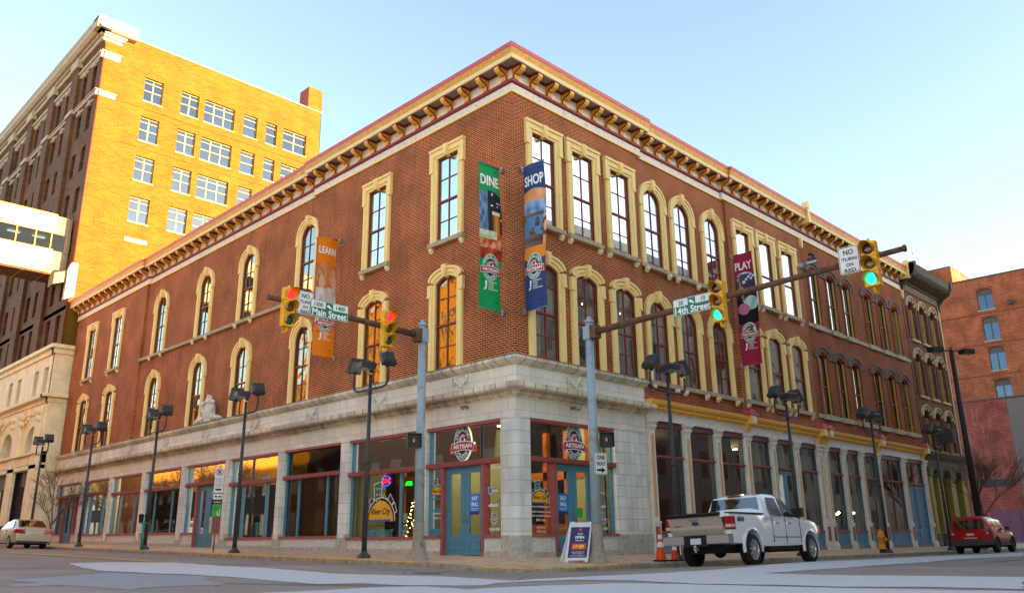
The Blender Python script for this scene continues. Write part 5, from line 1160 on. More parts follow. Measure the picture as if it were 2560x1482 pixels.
# tall utility pole
up_ = thing('utility_pole', 'tall black tapered pole with two box lamps beside the red car', 'utility pole', (34.0, -2.55, SZ(34, -2.55)))
p = MB(); p.cyl((0, 0, 0), (0, 0, 11.1), .19, .12, n=14); p.obj('pole', 'black_pole', up_) if 'black_pole' in M else (mat('black_pole', '#26241f', .6, var=.15), p.obj('pole', 'black_pole', up_))
p = MB(); p.cyl((0, 0, 0), (0, 0, 1.35), .23, .21, n=14); p.obj('pole_base', 'galv', up_)
p = MB(); p.tube([(-1.1, 0, 11.15), (1.1, 0, 11.15)], .04, n=8); p.cyl((0, 0, 11), (0, 0, 11.35), .07, n=8); p.obj('arm', 'black_pole', up_)
for sg in (-1, 1):
    p = MB(); p.box(*sorted((sg*.75, sg*1.5)), -.25, .25, 11.02, 11.3); fo = p.obj('lamp_head', 'black_pole', up_); p = MB(); p.box(*sorted((sg*.8, sg*1.45)), -.2, .2, 11.0, 11.015); p.obj('lens', 'lamp_lens', fo)
up_.rotation_euler = (0, 0, -.5)
# parking sign, meter, hydrant, cones, easel
ps = thing('parking_sign', 'no-parking sign stack on a thin post with a green panel below', 'parking sign', (-2.5, 14.05, SZ(-2.5, 14.05)), -.62)
p = MB(); p.cyl((0, 0, -.05), (0, 0, 3.3), .03, n=8); p.obj('post', 'galv', ps)
def pl(w, z0, z1, m, dr, mats):
    p = MB(); p.box(-w/2, w/2, -.045, -.035, z0, z1, 0); dr(p); p.obj('panel', mats, ps)
def dr1(p):
    n = 20; z = 3.03
    for r0, r1 in ((.115, .14),):
        p.add([(r*math.cos(2*math.pi*i/n), -.05, z+r*math.sin(2*math.pi*i/n)) for r in (r0, r1) for i in range(n)], [(i, (i+1) % n, n+(i+1) % n, n+i) for i in range(n)], 2)
    put_text(p, 'P', 0, z, None, .16, -.05, 1, .05); p.add([(-.1, -.053, z+.07), (-.07, -.053, z+.1), (.1, -.053, z-.07), (.07, -.053, z-.1)], [(0, 1, 2, 3)], 2)
    for k, s in enumerate(('STREET', 'CLEANING', '8 TO 10 AM', 'TUES', 'ONLY')): put_text(p, s, 0, 2.78-.075*k, .26, .045, -.05, 1, .01)
    p.box(-.11, .11, -.052, -.05, 2.33, 2.40, 1)
pl(.34, 2.25, 3.22, 'sign_white', dr1, ['sign_white', 'text_black', 'logo_red'])
pl(.34, 2.0, 2.2, 'sign_white', lambda p: (p.box(-.12, -.02, -.052, -.05, 2.07, 2.13, 1), p.box(.03, .13, -.052, -.05, 2.07, 2.13, 1)), ['sign_white', 'text_black'])
pl(.34, 1.82, 1.96, 'text_black', lambda p: put_text(p, 'ParkMobile', 0, 1.89, .26, .05, -.05, 1, .01), ['text_black', 'text_white'])
mat('kelly', '#2fa83c', .5, var=0)
pl(.36, 1.35, 1.8, 'kelly', lambda p: (p.box(-.13, .05, -.052, -.05, 1.68, 1.7, 1), p.box(-.13, .02, -.052, -.05, 1.6, 1.62, 1), p.box(.02, .13, -.052, -.05, 1.38, 1.41, 2), p.box(.02, .045, -.052, -.05, 1.38, 1.55, 2), p.box(.105, .13, -.052, -.05, 1.38, 1.6, 2)), ['kelly', 'text_black', 'text_white'])
pm = thing('parking_meter', 'twin-headed parking meter on a bright green post', 'parking meter', (-2.55, 20.9, SZ(-2.55, 20.9)), -.7)
mat('meter_green', '#0c8f78', .4, var=.05)
p = MB(); p.cyl((0, 0, 0), (0, 0, 1.15), .05, n=10); p.box(-.2, .2, -.04, .04, 1.12, 1.18); p.obj('post', 'meter_green', pm)
for x in (-.13, .13): p = MB(); p.box(x-.08, x+.08, -.07, .07, 1.18, 1.42); p.cyl((x, -.07, 1.44), (x, .07, 1.44), .1, n=16); p.obj('meter_head', 'signal_dark', pm); 
hy = thing('fire_hydrant', 'orange-yellow fire hydrant at the kerb beside a lamp post', 'fire hydrant', (20.35, -2.45, SZ(20.35, -2.45)), .4)
mat('hydrant_orange', '#e08a12', .45, var=.1, scale=6)
p = MB(); p.lathe((0, 0, 0), [(.17, .16), (.17, .2), (.14, .22), (.13, .62), (.16, .64), (.16, .68), (.14, .7), (.13, .8), (.09, .9), (.04, .94), (.035, 1.0), (0, 1.0)], 16); p.obj('barrel', 'hydrant_orange', hy)
p = MB(); p.lathe((0, 0, 0), [(.14, -.1), (.14, .16), (.12, .17)], 14); p.obj('foot', 'black', hy)
for a in (0, math.pi, -math.pi/2): p = MB(); d = Vector((math.cos(a), math.sin(a), 0)); r_ = .08 if abs(a) < 4 and a < 0 else .06; p.cyl(tuple(d*.1+Vector((0, 0, .56))), tuple(d*.23+Vector((0, 0, .56))), r_, n=12); p.cyl(tuple(d*.23+Vector((0, 0, .56))), tuple(d*.27+Vector((0, 0, .56))), .025, n=6); p.obj('outlet', 'hydrant_orange', hy)
mat('cone_orange', '#ee4a1a', .5, var=.05, scale=8); mat('cone_white', '#efeae2', .4, var=.04); mat('rubber', '#1d1b1a', .8, var=.2)
def cone(loc, label, s=1):
    t = thing('traffic_cone', label, 'traffic cone', loc, .3, 'traffic cones at the kerb')
    def r(z): return .15-.125*z/.9
    for z0, z1, m in ((.03, .38, 'cone_orange'), (.38, .52, 'cone_white'), (.52, .6, 'cone_orange'), (.6, .72, 'cone_white'), (.72, .9, 'cone_orange')):
        p = MB(); p.cyl((0, 0, z0*s), (0, 0, z1*s), r(z0)*s, r(z1)*s, n=18, caps=(z1 == .9)); p.obj('cone_body' if m == 'cone_orange' else 'reflective_collar', m, t)
    p = MB(); p.prism([(-.19, -.15), (-.15, -.19), (.15, -.19), (.19, -.15), (.19, .15), (.15, .19), (-.15, .19), (-.19, .15)], 2, 0, .04); p.v = [(x*s, y*s, z) for x, y, z in p.v]; p.obj('base', 'rubber', t)
cone((3.56, -2.52, SZ(3.56, -2.52)+.01), 'tall orange and white cone left of the pickup, with two white bands', 1.06)
cone((4.14, -2.62, SZ(4.14, -2.62)+.01), 'shorter orange cone half behind the pickup bumper', .82)
cone((4.81, -2.45, SZ(4.81, -2.45)+.01), 'orange cone mostly hidden by the pickup wheel', .86)
ea = thing('sidewalk_sign', 'white folding sidewalk sign with purple poster reading OPEN', 'sidewalk sign', (.42, -1.75, SZ(.42, -1.75)), -.52)
mat('poster_purple', '#3a3568', .5, var=.05); mat('plastic_white', '#e6e6e6', .4, var=.03)
def tilt(mb_T, ang, y0): 
    R_ = Matrix.Rotation(ang, 4, 'X'); return lambda x, y, z: tuple(R_ @ Vector((x+.24*z, y, z))+Vector((0, y0, 0)))
TT = tilt(None, -.20, -.30); p = MB(TT); p.prism([(-.33, 0), (-.25, 0), (-.24, .05), (.24, .05), (.25, 0), (.33, 0), (.33, 1.1), (.2, 1.1), (.17, 1.02), (.1, 1.0), (.07, 1.08), (-.07, 1.08), (-.1, 1.0), (-.17, 1.02), (-.2, 1.1), (-.33, 1.1)], 1, 0, .03); p.obj('front_leaf', 'plastic_white', ea)
p = MB(TT); p.box(-.28, .28, -.008, -.001, .12, .95, 0); put_text(p, 'WE ARE', 0, .76, .16, .04, -.012, 1, .02); put_text(p, 'OPEN', 0, .67, .27, .075, -.012, 1, .05); put_text(p, 'COME ON IN!', 0, .58, .24, .04, -.012, 1, .02); p.box(-.2, .22, -.011, -.009, .34, .5, 2)
for k in range(5): p.box(-.15+.06*k, -.12+.07*k, -.013, -.011, .36+.02*(k % 3), .46+.01*(k % 2), 3)
put_text(p, 'UNIQUE HANDMADE GIFTS', 0, .27, .38, .03, -.012, 1, .01); put_text(p, 'FOR ALL OCCASIONS', 0, .23, .32, .03, -.012, 1, .01); put_text(p, 'LOCATED AT THE MILLER SHOP', 0, .17, .44, .03, -.012, 1, .01)
logo(p, 0, .87, .1, -.009, 2)
p.obj('poster', ['poster_purple', 'text_white', 'cone_orange', 'gold_bright', 'logo_pink', 'text_black'], ea)
TT2 = tilt(None, .20, .12); p = MB(TT2); p.box(-.33, .33, 0, .03, .0, 1.08)
for i in range(2):
    for j in range(5): p.box(-.28+.29*i, -.02+.29*i, .03, .05, .1+.19*j, .25+.19*j)
p.obj('rear_leaf', 'plastic_white', ea)
# ---------------------------------------------------------------- window signs and logos on the glass
def decal(name, label, cat, T, s, o, z, draw, mats, group=None):
    t = MB(); draw(t); ob_ = t.obj(name, mats, None, recalc=False); ob_.location = T(s, o, z); ob_.rotation_euler = (0, 0, 0 if T is TR else -math.pi/2); return tag(ob_, label, cat, group)
TEALL = ['text_white', 'logo_teal', 'logo_red', 'logo_dark', 'logo_pink', 'text_black']
for T, s, tx in ((TL, 2.62, 'Main Street'), (TR, 2.88, '14th Street')):
    decal('oval_logo_sign', 'teal oval badge with red ribbon over the %s corner door' % tx, 'sign', T, s, OG+.03, 3.54, lambda t: logo(t, 0, 0, .98, 0, 1), TEALL, 'oval badges above the corner doors')
    decal('small_badge', 'small green oval badge with 10AM-5PM hours beside the %s corner door' % tx, 'sticker', T, 1.16 if T is TL else 4.25, OG+.01, 1.14, lambda t: (logo(t, 0, 0, .34, 0, 1), put_text(t, '10AM-5PM', 0, -.33, .44, .1, -.002, 0, .03)), LOGO_M, 'door side stickers')
    decal('window_sticker', 'white lowercase lettering with coloured corner beside the %s corner door' % tx, 'sticker', T, 1.2 if T is TL else 4.2, OG+.01, 1.53, lambda t: (put_text(t, 'effectv', 0, 0, .44, .11, -.002, 0, .03), t.box(.16, .27, -.003, -.001, .12, .14, 2), t.box(.25, .27, -.003, -.001, -.1, .12, 1)), ['text_white', 'sky_blue', 'cone_orange'], 'door side stickers')
    decal('shield_sticker', 'blue and white shield sticker with script beside the %s corner door' % tx, 'sticker', T, 1.2 if T is TL else 4.2, OG+.01, 1.95, lambda t: (t.add([(-.24, 0, .12), (-.06, 0, .12), (-.06, 0, -.02), (-.15, 0, -.14), (-.24, 0, -.02)], [(0, 1, 2, 3, 4)], 0), t.add([(-.22, -.002, .1), (-.08, -.002, .1), (-.08, -.002, -.01), (-.15, -.002, -.11), (-.22, -.002, -.01)], [(0, 1, 2, 3, 4)], 1), put_text(t, 'Wesley', .09, 0, .26, .09, -.002, 0, .02, slant=.3)), ['text_white', 'sky_blue'], 'door side stickers')
    decal('poster', 'blue SHOP SMALL poster on the %s corner door' % tx, 'poster', T, 2.03 if T is TL else 2.25, OG+.035, 1.3 if T is TL else 1.28, lambda t: (t.box(-.24, .24, 0, .003, .06, .6, 0), t.box(-.22, .22, .0, .002, -.04, .06, 2), put_text(t, 'SHOP', 0, .46, .28, .13, -.002, 1, .02), put_text(t, 'SMALL', 0, .28, .33, .13, -.002, 1, .02), t.box(-.18, .18, -.003, -.001, .14, .15, 1), t.box(-.14, .14, -.003, -.001, .1, .11, 1)), ['sky_blue', 'text_white', 'poster_purple'], 'blue posters on the corner doors')
mat('sun_yellow', '#e8a81c', .5, var=0); mat('bld_green', '#0c6a4c', .5, var=0); mat('wave_blue', '#2a5ca8', .5, var=0)
RCM = ['text_black', 'sun_yellow', 'bld_green', 'wave_blue', 'text_white', 'tealtext', 'logo_pink']
def river(t, w, full=True):
    s = w/1.6
    def P(pts, dy, m): t.add([(x*s, -dy, z*s) for x, z in pts], [tuple(range(len(pts)))], m)
    n = 16; dome = lambda r, k=1: [(r*math.cos(math.pi*i/n), r*k*math.sin(math.pi*i/n)) for i in range(n+1)]
    for a, l in ((150, .98), (128, 1.02), (108, .86), (72, .9), (52, 1.05), (30, 1.0)):
        a = math.radians(a); c, n_ = math.cos(a), math.sin(a); h = .13
        for e, m, dy in ((.025, 4, .0), (0, 0, .002)): P([(.5*c-(h+e)*n_, .5*n_+(h+e)*c), (.5*c+(h+e)*n_, .5*n_-(h+e)*c), ((l+e)*c+(h+e)*n_, (l-.06)*n_-(h+e)*c), ((l+e)*c-(h+e)*n_, (l+.06+e)*n_+(h+e)*c)], dy, m)
    for e, m, dy in ((.03, 4, .003), (0, 2, .005)): P([(-.38-e, .5), (-.02+e, .5), (.0+e, 1.42+e), (-.44-e, 1.33+e)], dy, m)
    for i in range(2):
        for j in range(3): t.box((-.3+.16*i)*s, (-.23+.16*i)*s, -.008, -.006, (.72+.21*j)*s, (.8+.21*j)*s, 6)
    P(dome(.87), .006, 4); P(dome(.84), .007, 0); P(dome(.76, .98), .009, 1)
    for i in range(7): x = -.7+.2*i; P([(x-.1, .0), (x+.1, .0), (x+.1, .05), (x, .11), (x-.1, .05)], .011, 3)
    put_text(t, 'River City', 0, .33*s, 1.15*s, .3*s, -.013, 0, .02, slant=.25)
def river_main(t):
    river(t, 1.55); put_text(t, 'www.rivercitybanquets.com', 0, -.14, 1.35, .1, -.002, 0, .0); put_text(t, 'RESTAURANT', 0, -.42, 1.5, .32, -.002, 5, .03)
decal('window_logo', 'large yellow dome logo with green tower and black skyline on the shop window', 'sign', TL, 6.97, OG+.012, 1.15, river_main, RCM, 'yellow dome window logos')
def river_small(t):
    river(t, .62); put_text(t, 'RESTAURANT', 0, -.1, .5, .08, -.002, 5, .02); t.box(-.2, .2, -.002, 0, -.52, -.44, 5); put_text(t, 'BANQUETS', 0, -.58, .36, .07, -.003, 4, .01); put_text(t, 'TUE-SAT 11-9', 0, -.72, .4, .07, -.003, 4, .01); t.box(-.25, .25, -.002, 0, -1.25, -1.05, 5)
decal('window_logo', 'small yellow dome logo left of the Main Street corner door', 'sign', TL, 3.88, OG+.012, 1.92, river_small, RCM, 'yellow dome window logos')
def river_r(t):
    river(t, .78); put_text(t, 'www.rivercitybanquets.com', .03, -.1, .8, .08, -.002, 4, .01)
    for k, s_ in enumerate(('TUESDAY-THURSDAY 11am-9pm', 'FRIDAY & SATURDAY 11am-11pm', 'BAR 11am', '', 'JOIN US FOR', 'LUNCH 11am-3pm', '', '', 'GIFT CERTIFICATES AVAILABLE')):
        if s_: put_text(t, s_, .03, -.26-.115*k, .9 if len(s_) > 15 else .4, .075, -.002, 4, .01)
decal('window_logo', 'yellow dome logo with white opening hours left of the 14th Street corner door', 'sign', TR, 1.2, OG+.012, 1.56, river_r, RCM, 'yellow dome window logos')
emis('neon_red', '#ff1a2c', 1.6); emis('neon_blue', '#2a50ff', 1.6); emis('neon_green', '#18ff2c', 1.2)
def neon_open(t):
    t.ball((0, .02, 0), .3, m=2, sc=(1.05, .05, .72), n=24, k=8); put_text(t, 'OPEN', 0, 0, .42, .17, -.03, 0, .02)
    pts = [(.26*math.cos(a), -.02, .17*math.sin(a)) for a in [math.pi*i/10 for i in range(1, 10)]]; t.tube(pts, .009, n=6, m=1); t.tube([(x, y, -z) for x, y, z in pts], .009, n=6, m=1)
decal('neon_sign', 'round OPEN sign in red neon with a blue ring in the shop window', 'neon sign', TL, 6.83, OG-.1, 2.55, neon_open, ['neon_red', 'neon_blue', 'signal_dark'])
decal('neon_sign', 'green lit ATM sign hanging in the shop window', 'neon sign', TL, 5.54, OG-.1, 2.40, lambda t: (put_text(t, 'ATM', 0, 0, .36, .14, -.02, 0, .03), t.box(-.22, .22, 0, .04, -.1, .1, 1)), ['neon_green', 'signal_dark'])
decal('paper_notice', 'blank white sheet taped inside the shop window', 'paper', TL, 5.6, OG-.02, 1.1, lambda t: t.box(-.11, .11, 0, .002, 0, .3), ['sign_white'])
decal('paper_notice', 'white GIFT CARDS AVAILABLE notice at the bottom of the shop window', 'paper', TL, 5.7, OG-.02, .65, lambda t: (t.box(-.24, .24, 0, .002, 0, .36, 0), put_text(t, 'GIFT CARDS', 0, .3, .3, .04, -.002, 1, .01), put_text(t, 'AVAILABLE', 0, .24, .28, .04, -.002, 1, .01), t.ball((-.1, 0, .11), .05, m=1, sc=(.8, .05, 1.2), n=10, k=6), t.ball((.1, 0, .1), .05, m=2, sc=(1.2, .05, .8), n=10, k=6)), ['sign_white', 'text_black', 'sun_yellow'])
decal('doorway_flyer', 'green flyer on the 14th Street corner door behind the sidewalk sign', 'poster', TR, 3.05, OG+.035, 1.15, lambda t: (t.box(-.14, .14, 0, .003, 0, .3, 0), t.box(-.14, .14, 0, .003, .3, .45, 1)), ['kelly', 'gold_bright'])
for T, s, tx in ((TL, 1.1, 'Main Street'), (TR, 4.2, '14th Street')): decal('number_plate', 'small white capital lettering above the side glass of the %s corner door' % tx, 'sticker', T, s, OG+.01, 2.66, lambda t: put_text(t, 'ARGO376', 0, 0, .4, .1, 0, 0, .03), ['text_white'], 'door side lettering')
for s, z, tx in ((15.6, 3.42, 'yellow crest sign in the transom of the third shop bay'), (22.0, 3.65, 'green crest sign in the transom over the middle door')):
    decal('crest_sign', tx, 'sign', TL, s, OG-.3, z, lambda t: (t.box(-.24, .24, 0, .01, -.3, -.16, 0), t.ball((0, 0, -.05), .17, m=0, sc=(1, .06, .9), n=12, k=8), t.ball((-.12, 0, .14), .12, m=0, sc=(.8, .06, 1.1), n=10, k=6), t.ball((.12, 0, .14), .12, m=0, sc=(.8, .06, 1.1), n=10, k=6), t.ball((0, -.01, -.1), .11, m=1, sc=(1.1, .05, .7), n=10, k=6)), ['crest', 'text_black'])
# wall floodlights
for T, s, z, tx in ((TL, 2.16, 4.62, 'Main Street'), (TR, 2.57, 4.60, '14th Street')):
    t = thing('wall_light', 'small grey floodlight on the pale frieze of the %s front near the corner' % tx, 'wall light', T(s, .02, z), 0 if T is TR else -math.pi/2, 'wall floodlights')
    p = MB(); p.cyl((0, 0, 0), (0, -.06, 0), .06, n=12); p.tube([(0, -.06, 0), (.02, -.16, -.01)], .018, n=6); p.obj('mount', 'galv', t); p = MB(); p.cyl((.02, -.13, 0), (.08, -.3, -.05), .045, .075, n=12); p.obj('lamp_head', 'galv', t)
# christmas tree inside
mat('fir', '#1d3a1c', .8, var=.3, scale=12)
xt = thing('christmas_tree', 'small lit Christmas tree standing inside the shop window', 'tree', (1.0, 6.05, 0)); p = MB(); r = random.Random(4)
for i in range(700):
    z = .3+1.65*r.random()**.8; rr = .42*(1-(z-.3)/1.7)+.03; a = r.uniform(0, 6.28); q = rr*r.uniform(.5, 1); x, y = q*math.cos(a), q*math.sin(a); dx, dy = .07*math.cos(a), .07*math.sin(a)
    p.add([(x-dy*.3, y+dx*.3, z), (x+dy*.3, y-dx*.3, z), (x+dx, y+dy, z-.05)], [(0, 1, 2)])
p.obj('foliage', 'fir', xt, recalc=False); p = MB(); p.cyl((0, 0, 0), (0, 0, 1.9), .03, n=6); p.obj('trunk', 'rusty', xt); p = MB()
for i in range(60): z = .35+1.55*i/60; rr = .42*(1-(z-.3)/1.7)+.05; a = i*1.3; p.ball((rr*math.cos(a), rr*math.sin(a), z), .016, n=5, k=4)
p.obj('fairy_lights', 'bulb2', xt)
# bare street trees
mat('bark', '#6d5a48', .9, var=.25, scale=10)
def bare_tree(name, label, loc, h, seed, spread=1.0, lean=0):
    t = thing(name, label, 'tree', loc, 0, 'bare street trees'); r = random.Random(seed); tr = MB(); br = MB()
    def grow(mb, p, d, l, rad, dep):
        q = p+d*l; mid = p+d*l*.5+Vector((r.uniform(-1, 1), r.uniform(-1, 1), 0))*l*.06
        n = 7 if dep < 2 else 4; mb.cyl(tuple(p), tuple(mid), rad, rad*.85, n=n, caps=False); mb.cyl(tuple(mid), tuple(q), rad*.85, rad*.68, n=n, caps=False)
        if dep >= 5 or rad < .004: return
        for k in range(3 if dep < 3 else 2+(r.random() < .5)):
            a = r.uniform(0, 6.28); ax = Vector((math.cos(a), math.sin(a), 0)); nd_ = (d+ax*r.uniform(.45, 1.0)*spread+Vector((0, 0, .12))).normalized(); grow(br, mid+(q-mid)*r.uniform(.2, 1), nd_, l*r.uniform(.6, .82), rad*.58, dep+1)
        grow(br, q, (d+Vector((r.uniform(-.2, .2), r.uniform(-.2, .2), .05))).normalized(), l*.75, rad*.66, dep+1)
    grow(tr, Vector((0, 0, -.05)), Vector((lean, 0, 1)).normalized(), h*.36, .06*h/4, 0)
    tr.obj('trunk', 'bark', t, recalc=False); br.obj('crown', 'bark', t, recalc=False); return t
bare_tree('bare_tree', 'leafless young tree on the Main Street pavement near the tan sedan', (-1.7, 36.4, SZ(-1.7, 36.4)), 4.1, 11, 1.0)
bare_tree('bare_tree', 'leafless young tree in front of the ornate building', (37.2, -1.9, SZ(37, -1.9)), 5.4, 5, .9)
for k_, (y_, h_) in enumerate(((57, 7.5), (64, 8.5), (71, 7), (79, 8), (88, 7.5))):
    bare_tree('bare_tree', 'leafless tree %s on the far pavement of Main Street' % ('first past the skybridge', 'second past the skybridge', 'third past the skybridge', 'fourth past the skybridge', 'last past the skybridge')[k_], (-19.6, y_, RZ(-19.6, y_)), h_, 20+k_, 1.0)
# ---------------------------------------------------------------- vehicles (local: x forward, y left, z up; origin under the rear axle)
mat('paint_white', '#efeff0', .25, var=0, coat=1); mat('paint_red', '#c0101a', .12, var=0, coat=0, spec=.35); mat('paint_tan', '#c4bba8', .35, metal=.3, var=0, coat=.5)
mat('tailgate_beige_lit', '#b5a898', .3, var=0, coat=1)  # white tailgate, with the light falling on it put in as beige
mat('car_glass', '#0c0e10', .03, var=0, spec=1, coat=1); mat('car_black', '#0e0e0f', .5, var=0); mat('tyre', '#1b1a1a', .75, var=.1, scale=12); mat('chrome', '#c4c6c8', .2, metal=.7, var=0); mat('alloy', '#a9acb0', .3, metal=.9, var=0)
mat('tail_red', '#a00d14', .15, var=0, coat=1); mat('tail_clear', '#d9b8b4', .15, var=0, coat=1); mat('plate', '#c9ccd2', .5, var=0); mat('emblem_blue', '#1b3a78', .3, var=0, coat=1); mat('trim_grey', '#3a3b3d', .6, var=.05); mat('underbody', '#121110', .9, var=0)
def loft(mb, rings, m=0, cap=True):
    n = len(rings[0]); vs = [p for r in rings for p in r]; fs = []
    for j in range(len(rings)-1):
        for i in range(n): fs.append((j*n+i, j*n+(i+1) % n, (j+1)*n+(i+1) % n, (j+1)*n+i))
    if cap: fs += [tuple(range(n)), tuple(range((len(rings)-1)*n, len(rings)*n))]
    mb.add(vs, fs, m, True)
def body_ring(x, zs, zb, ws, wb, crown=.03, zt=None):
    zt = zt or zb
    h = [(0, zs), (ws*.8, zs), (ws-.03, zs+.03), (ws, zs+.12), (wb, zs+(zb-zs)*.45), (wb-.005, zb-.16), (wb-.03, zb-.05), (wb-.09, zb), (wb*.6, zb+crown*.8), (0, zb+crown)]
    return [(x, y, z) for y, z in h]+[(x, -y, z) for y, z in h[-2:0:-1]]
def house_ring(x, z0, z1, w0, w1):
    h = [(0, z0), (w0, z0), (w1+.02, z1-.09), (w1-.05, z1-.02), (w1*.6, z1+.012), (0, z1+.02)]
    return [(x, y, z) for y, z in h]+[(x, -y, z) for y, z in h[-2:0:-1]]
def finish(mb, name, mats, parent, cuts=(), ang=.55, bevel=0):
    me = mb.mesh(name, [mats] if isinstance(mats, str) else mats)
    if cuts:
        o = bpy.data.objects.new('tmp', me); col.objects.link(o); cs = []
        for cme in cuts:
            c = bpy.data.objects.new('tmpc', cme); col.objects.link(c); md = o.modifiers.new('b', 'BOOLEAN'); md.operation = 'DIFFERENCE'; md.object = c; md.solver = 'EXACT'; cs.append(c)
        dg = bpy.context.evaluated_depsgraph_get(); dg.update(); me2 = bpy.data.meshes.new_from_object(o.evaluated_get(dg))
        for c in cs: bpy.data.objects.remove(c)
        bpy.data.objects.remove(o); me = me2; me.name = name
    me.polygons.foreach_set('use_smooth', [True]*len(me.polygons)); me.set_sharp_from_angle(angle=ang)
    return mkobj(name, me, parent)
def arch_cut(x, r, hw, z=None):
    c = MB(); z = z or r*.92; n = 28; pts = [(x+r*math.cos(math.pi*i/n), z+r*math.sin(math.pi*i/n)) for i in range(n+1)]; pts += [(x-r, -.3), (x+r, -.3)]
    out = []
    for y0, y1 in ((hw-.42, hw+.3), (-hw-.3, -hw+.42)): k = MB(); k.prism([(a, b) for a, b in pts], 1, y0, y1); out.append(k.mesh('cut', ['underbody']))
    return out
def wheel(parent, x, y, r, w, side, style):
    t = MB(); k = r-.005; rr = r*.66
    prof = [(rr, -w/2), (r*.9, -w/2), (r*.98, -w/2+.02), (r, -w/2+.05), (r, w/2-.05), (r*.98, w/2-.02), (r*.9, w/2), (rr, w/2)]
    t.lathe((x, y, r), prof, 32, ax=1); t.lathe((x, y, r), [(rr, w/2*.2), (0.01, w/2*.2)], 24, ax=1); o = t.obj('wheel', 'tyre', parent)
    q = MB(); s = side; yo = y+s*(w/2-.01)
    q.lathe((x, yo, r), [(rr*1.02, 0), (rr*.97, s*.012), (rr*.92, 0), (rr*.9, -s*.07)], 32, ax=1)
    nsp = 9 if style == 'truck' else (5 if style == 'suv' else 10)
    for i in range(nsp):
        a = 2*math.pi*i/nsp+.2; d = Vector((math.cos(a), 0, math.sin(a))); e = Vector((-d.z, 0, d.x)); wd = .026 if nsp > 6 else .04
        P = [Vector((x, yo+s*.0, r))+d*(rr*.12)+e*wd*1.1, Vector((x, yo, r))+d*(rr*.12)-e*wd*1.1, Vector((x, yo-s*.005, r))+d*(rr*.93)-e*wd*1.3, Vector((x, yo-s*.005, r))+d*(rr*.93)+e*wd*1.3]
        q.add([tuple(p) for p in P]+[tuple(p-Vector((0, s*.04, 0))) for p in P], [(0, 1, 2, 3), (4, 5, 6, 7), (0, 1, 5, 4), (2, 3, 7, 6), (0, 3, 7, 4), (1, 2, 6, 5)])
    q.lathe((x, yo, r), [(.0, s*.02), (.06, s*.015), (.075, -s*.02)], 16, ax=1); q.obj('rim', 'trim_grey' if style == 'suv' else ('chrome' if style == 'truck' else 'alloy'), o)
    return o
def flare(mb, x, r, y, side, z, m=0, t=.06, d=.03):
    n = 20
    for i in range(n):
        a0 = math.pi*(-.06+1.12*i/n); a1 = math.pi*(-.06+1.12*(i+1)/n)
        P = []
        for yy in (y-side*.03, y+side*d):
            for rr_ in (r-.005, r+t): P += [(x+rr_*math.cos(a0), yy if rr_ < r else yy-side*d*.7*(yy == y+side*d), z+rr_*math.sin(a0)), (x+rr_*math.cos(a1), yy if rr_ < r else yy-side*d*.7*(yy == y+side*d), z+rr_*math.sin(a1))]
        mb.add(P, [(0, 1, 3, 2), (4, 5, 7, 6), (0, 1, 5, 4), (2, 3, 7, 6)], m, True)
def side_panel(mb, pts, w0, z0, w1, z1, side, off=.006, m=0, th=.012):
    f = lambda z: w0+(w1-w0)*(z-z0)/(z1-z0)
    a = [(x, side*(f(z)+off), z) for x, z in pts]; b = [(x, side*(f(z)+off-th), z) for x, z in pts]; n = len(pts)
    mb.add(a+b, [tuple(range(n)), tuple(range(2*n-1, n-1, -1))]+[(i, (i+1) % n, n+(i+1) % n, n+i) for i in range(n)], m)
# ---- white pickup
tk = thing('pickup_truck', 'white crew-cab pickup truck with its tailgate ajar, parked at the kerb', 'pickup truck', (0, 0, 0)); tk['label'] = 'white crew-cab pickup truck with its tailgate ajar, parked at the kerb'
b = MB(); W = 1.0
st = [(-1.12, .60, 1.34, .93, .985), (-1.0, .56, 1.36, .95, .99), (.0, .52, 1.36, .95, .995), (.84, .47, 1.35, .96, .995), (.86, .46, 1.33, .96, .99), (2.0, .46, 1.30, .96, .99), (2.95, .47, 1.27, .96, .985), (3.2, .49, 1.27, .96, .985), (3.7, .52, 1.25, .96, .98), (4.3, .56, 1.20, .93, .95), (4.5, .58, 1.14, .86, .9), (4.58, .64, 1.02, .78, .82)]
loft(b, [body_ring(x, a, c, d, e, .05 if x > 3 else .0) for x, a, c, d, e in st])
bed = MB(); bed.box(-1.4, .78, -.80, .80, .86, 1.6)
cuts = arch_cut(0, .50, 1.0, .44)+arch_cut(3.68, .49, 1.0, .43)+[bed.mesh('cut', ['car_black'])]
finish(b, 'body', ['paint_white', 'car_black'], tk, cuts)
c = MB(); Z0, Z1, W0, W1 = 1.27, 1.94, .93, .74
loft(c, [house_ring(.93, 1.3, 1.42, .93, .9), house_ring(1.10, Z0, 1.90, W0, W1+.0), house_ring(1.35, Z0, 1.95, W0, W1), house_ring(2.0, Z0, 1.95, W0, W1), house_ring(2.35, Z0, 1.90, W0, W1), house_ring(3.02, 1.24, 1.34, .93, .9)])
finish(c, 'cab_roof', 'paint_white', tk)
tr = MB(); tr.box(-1.1, .86, -.985, -.80, 1.352, 1.372); tr.box(-1.1, .86, .80, .985, 1.352, 1.372); tr.box(-1.1, .8, -.80, .80, .84, .87)
tr.obj('bed_rail', 'car_black', tk)
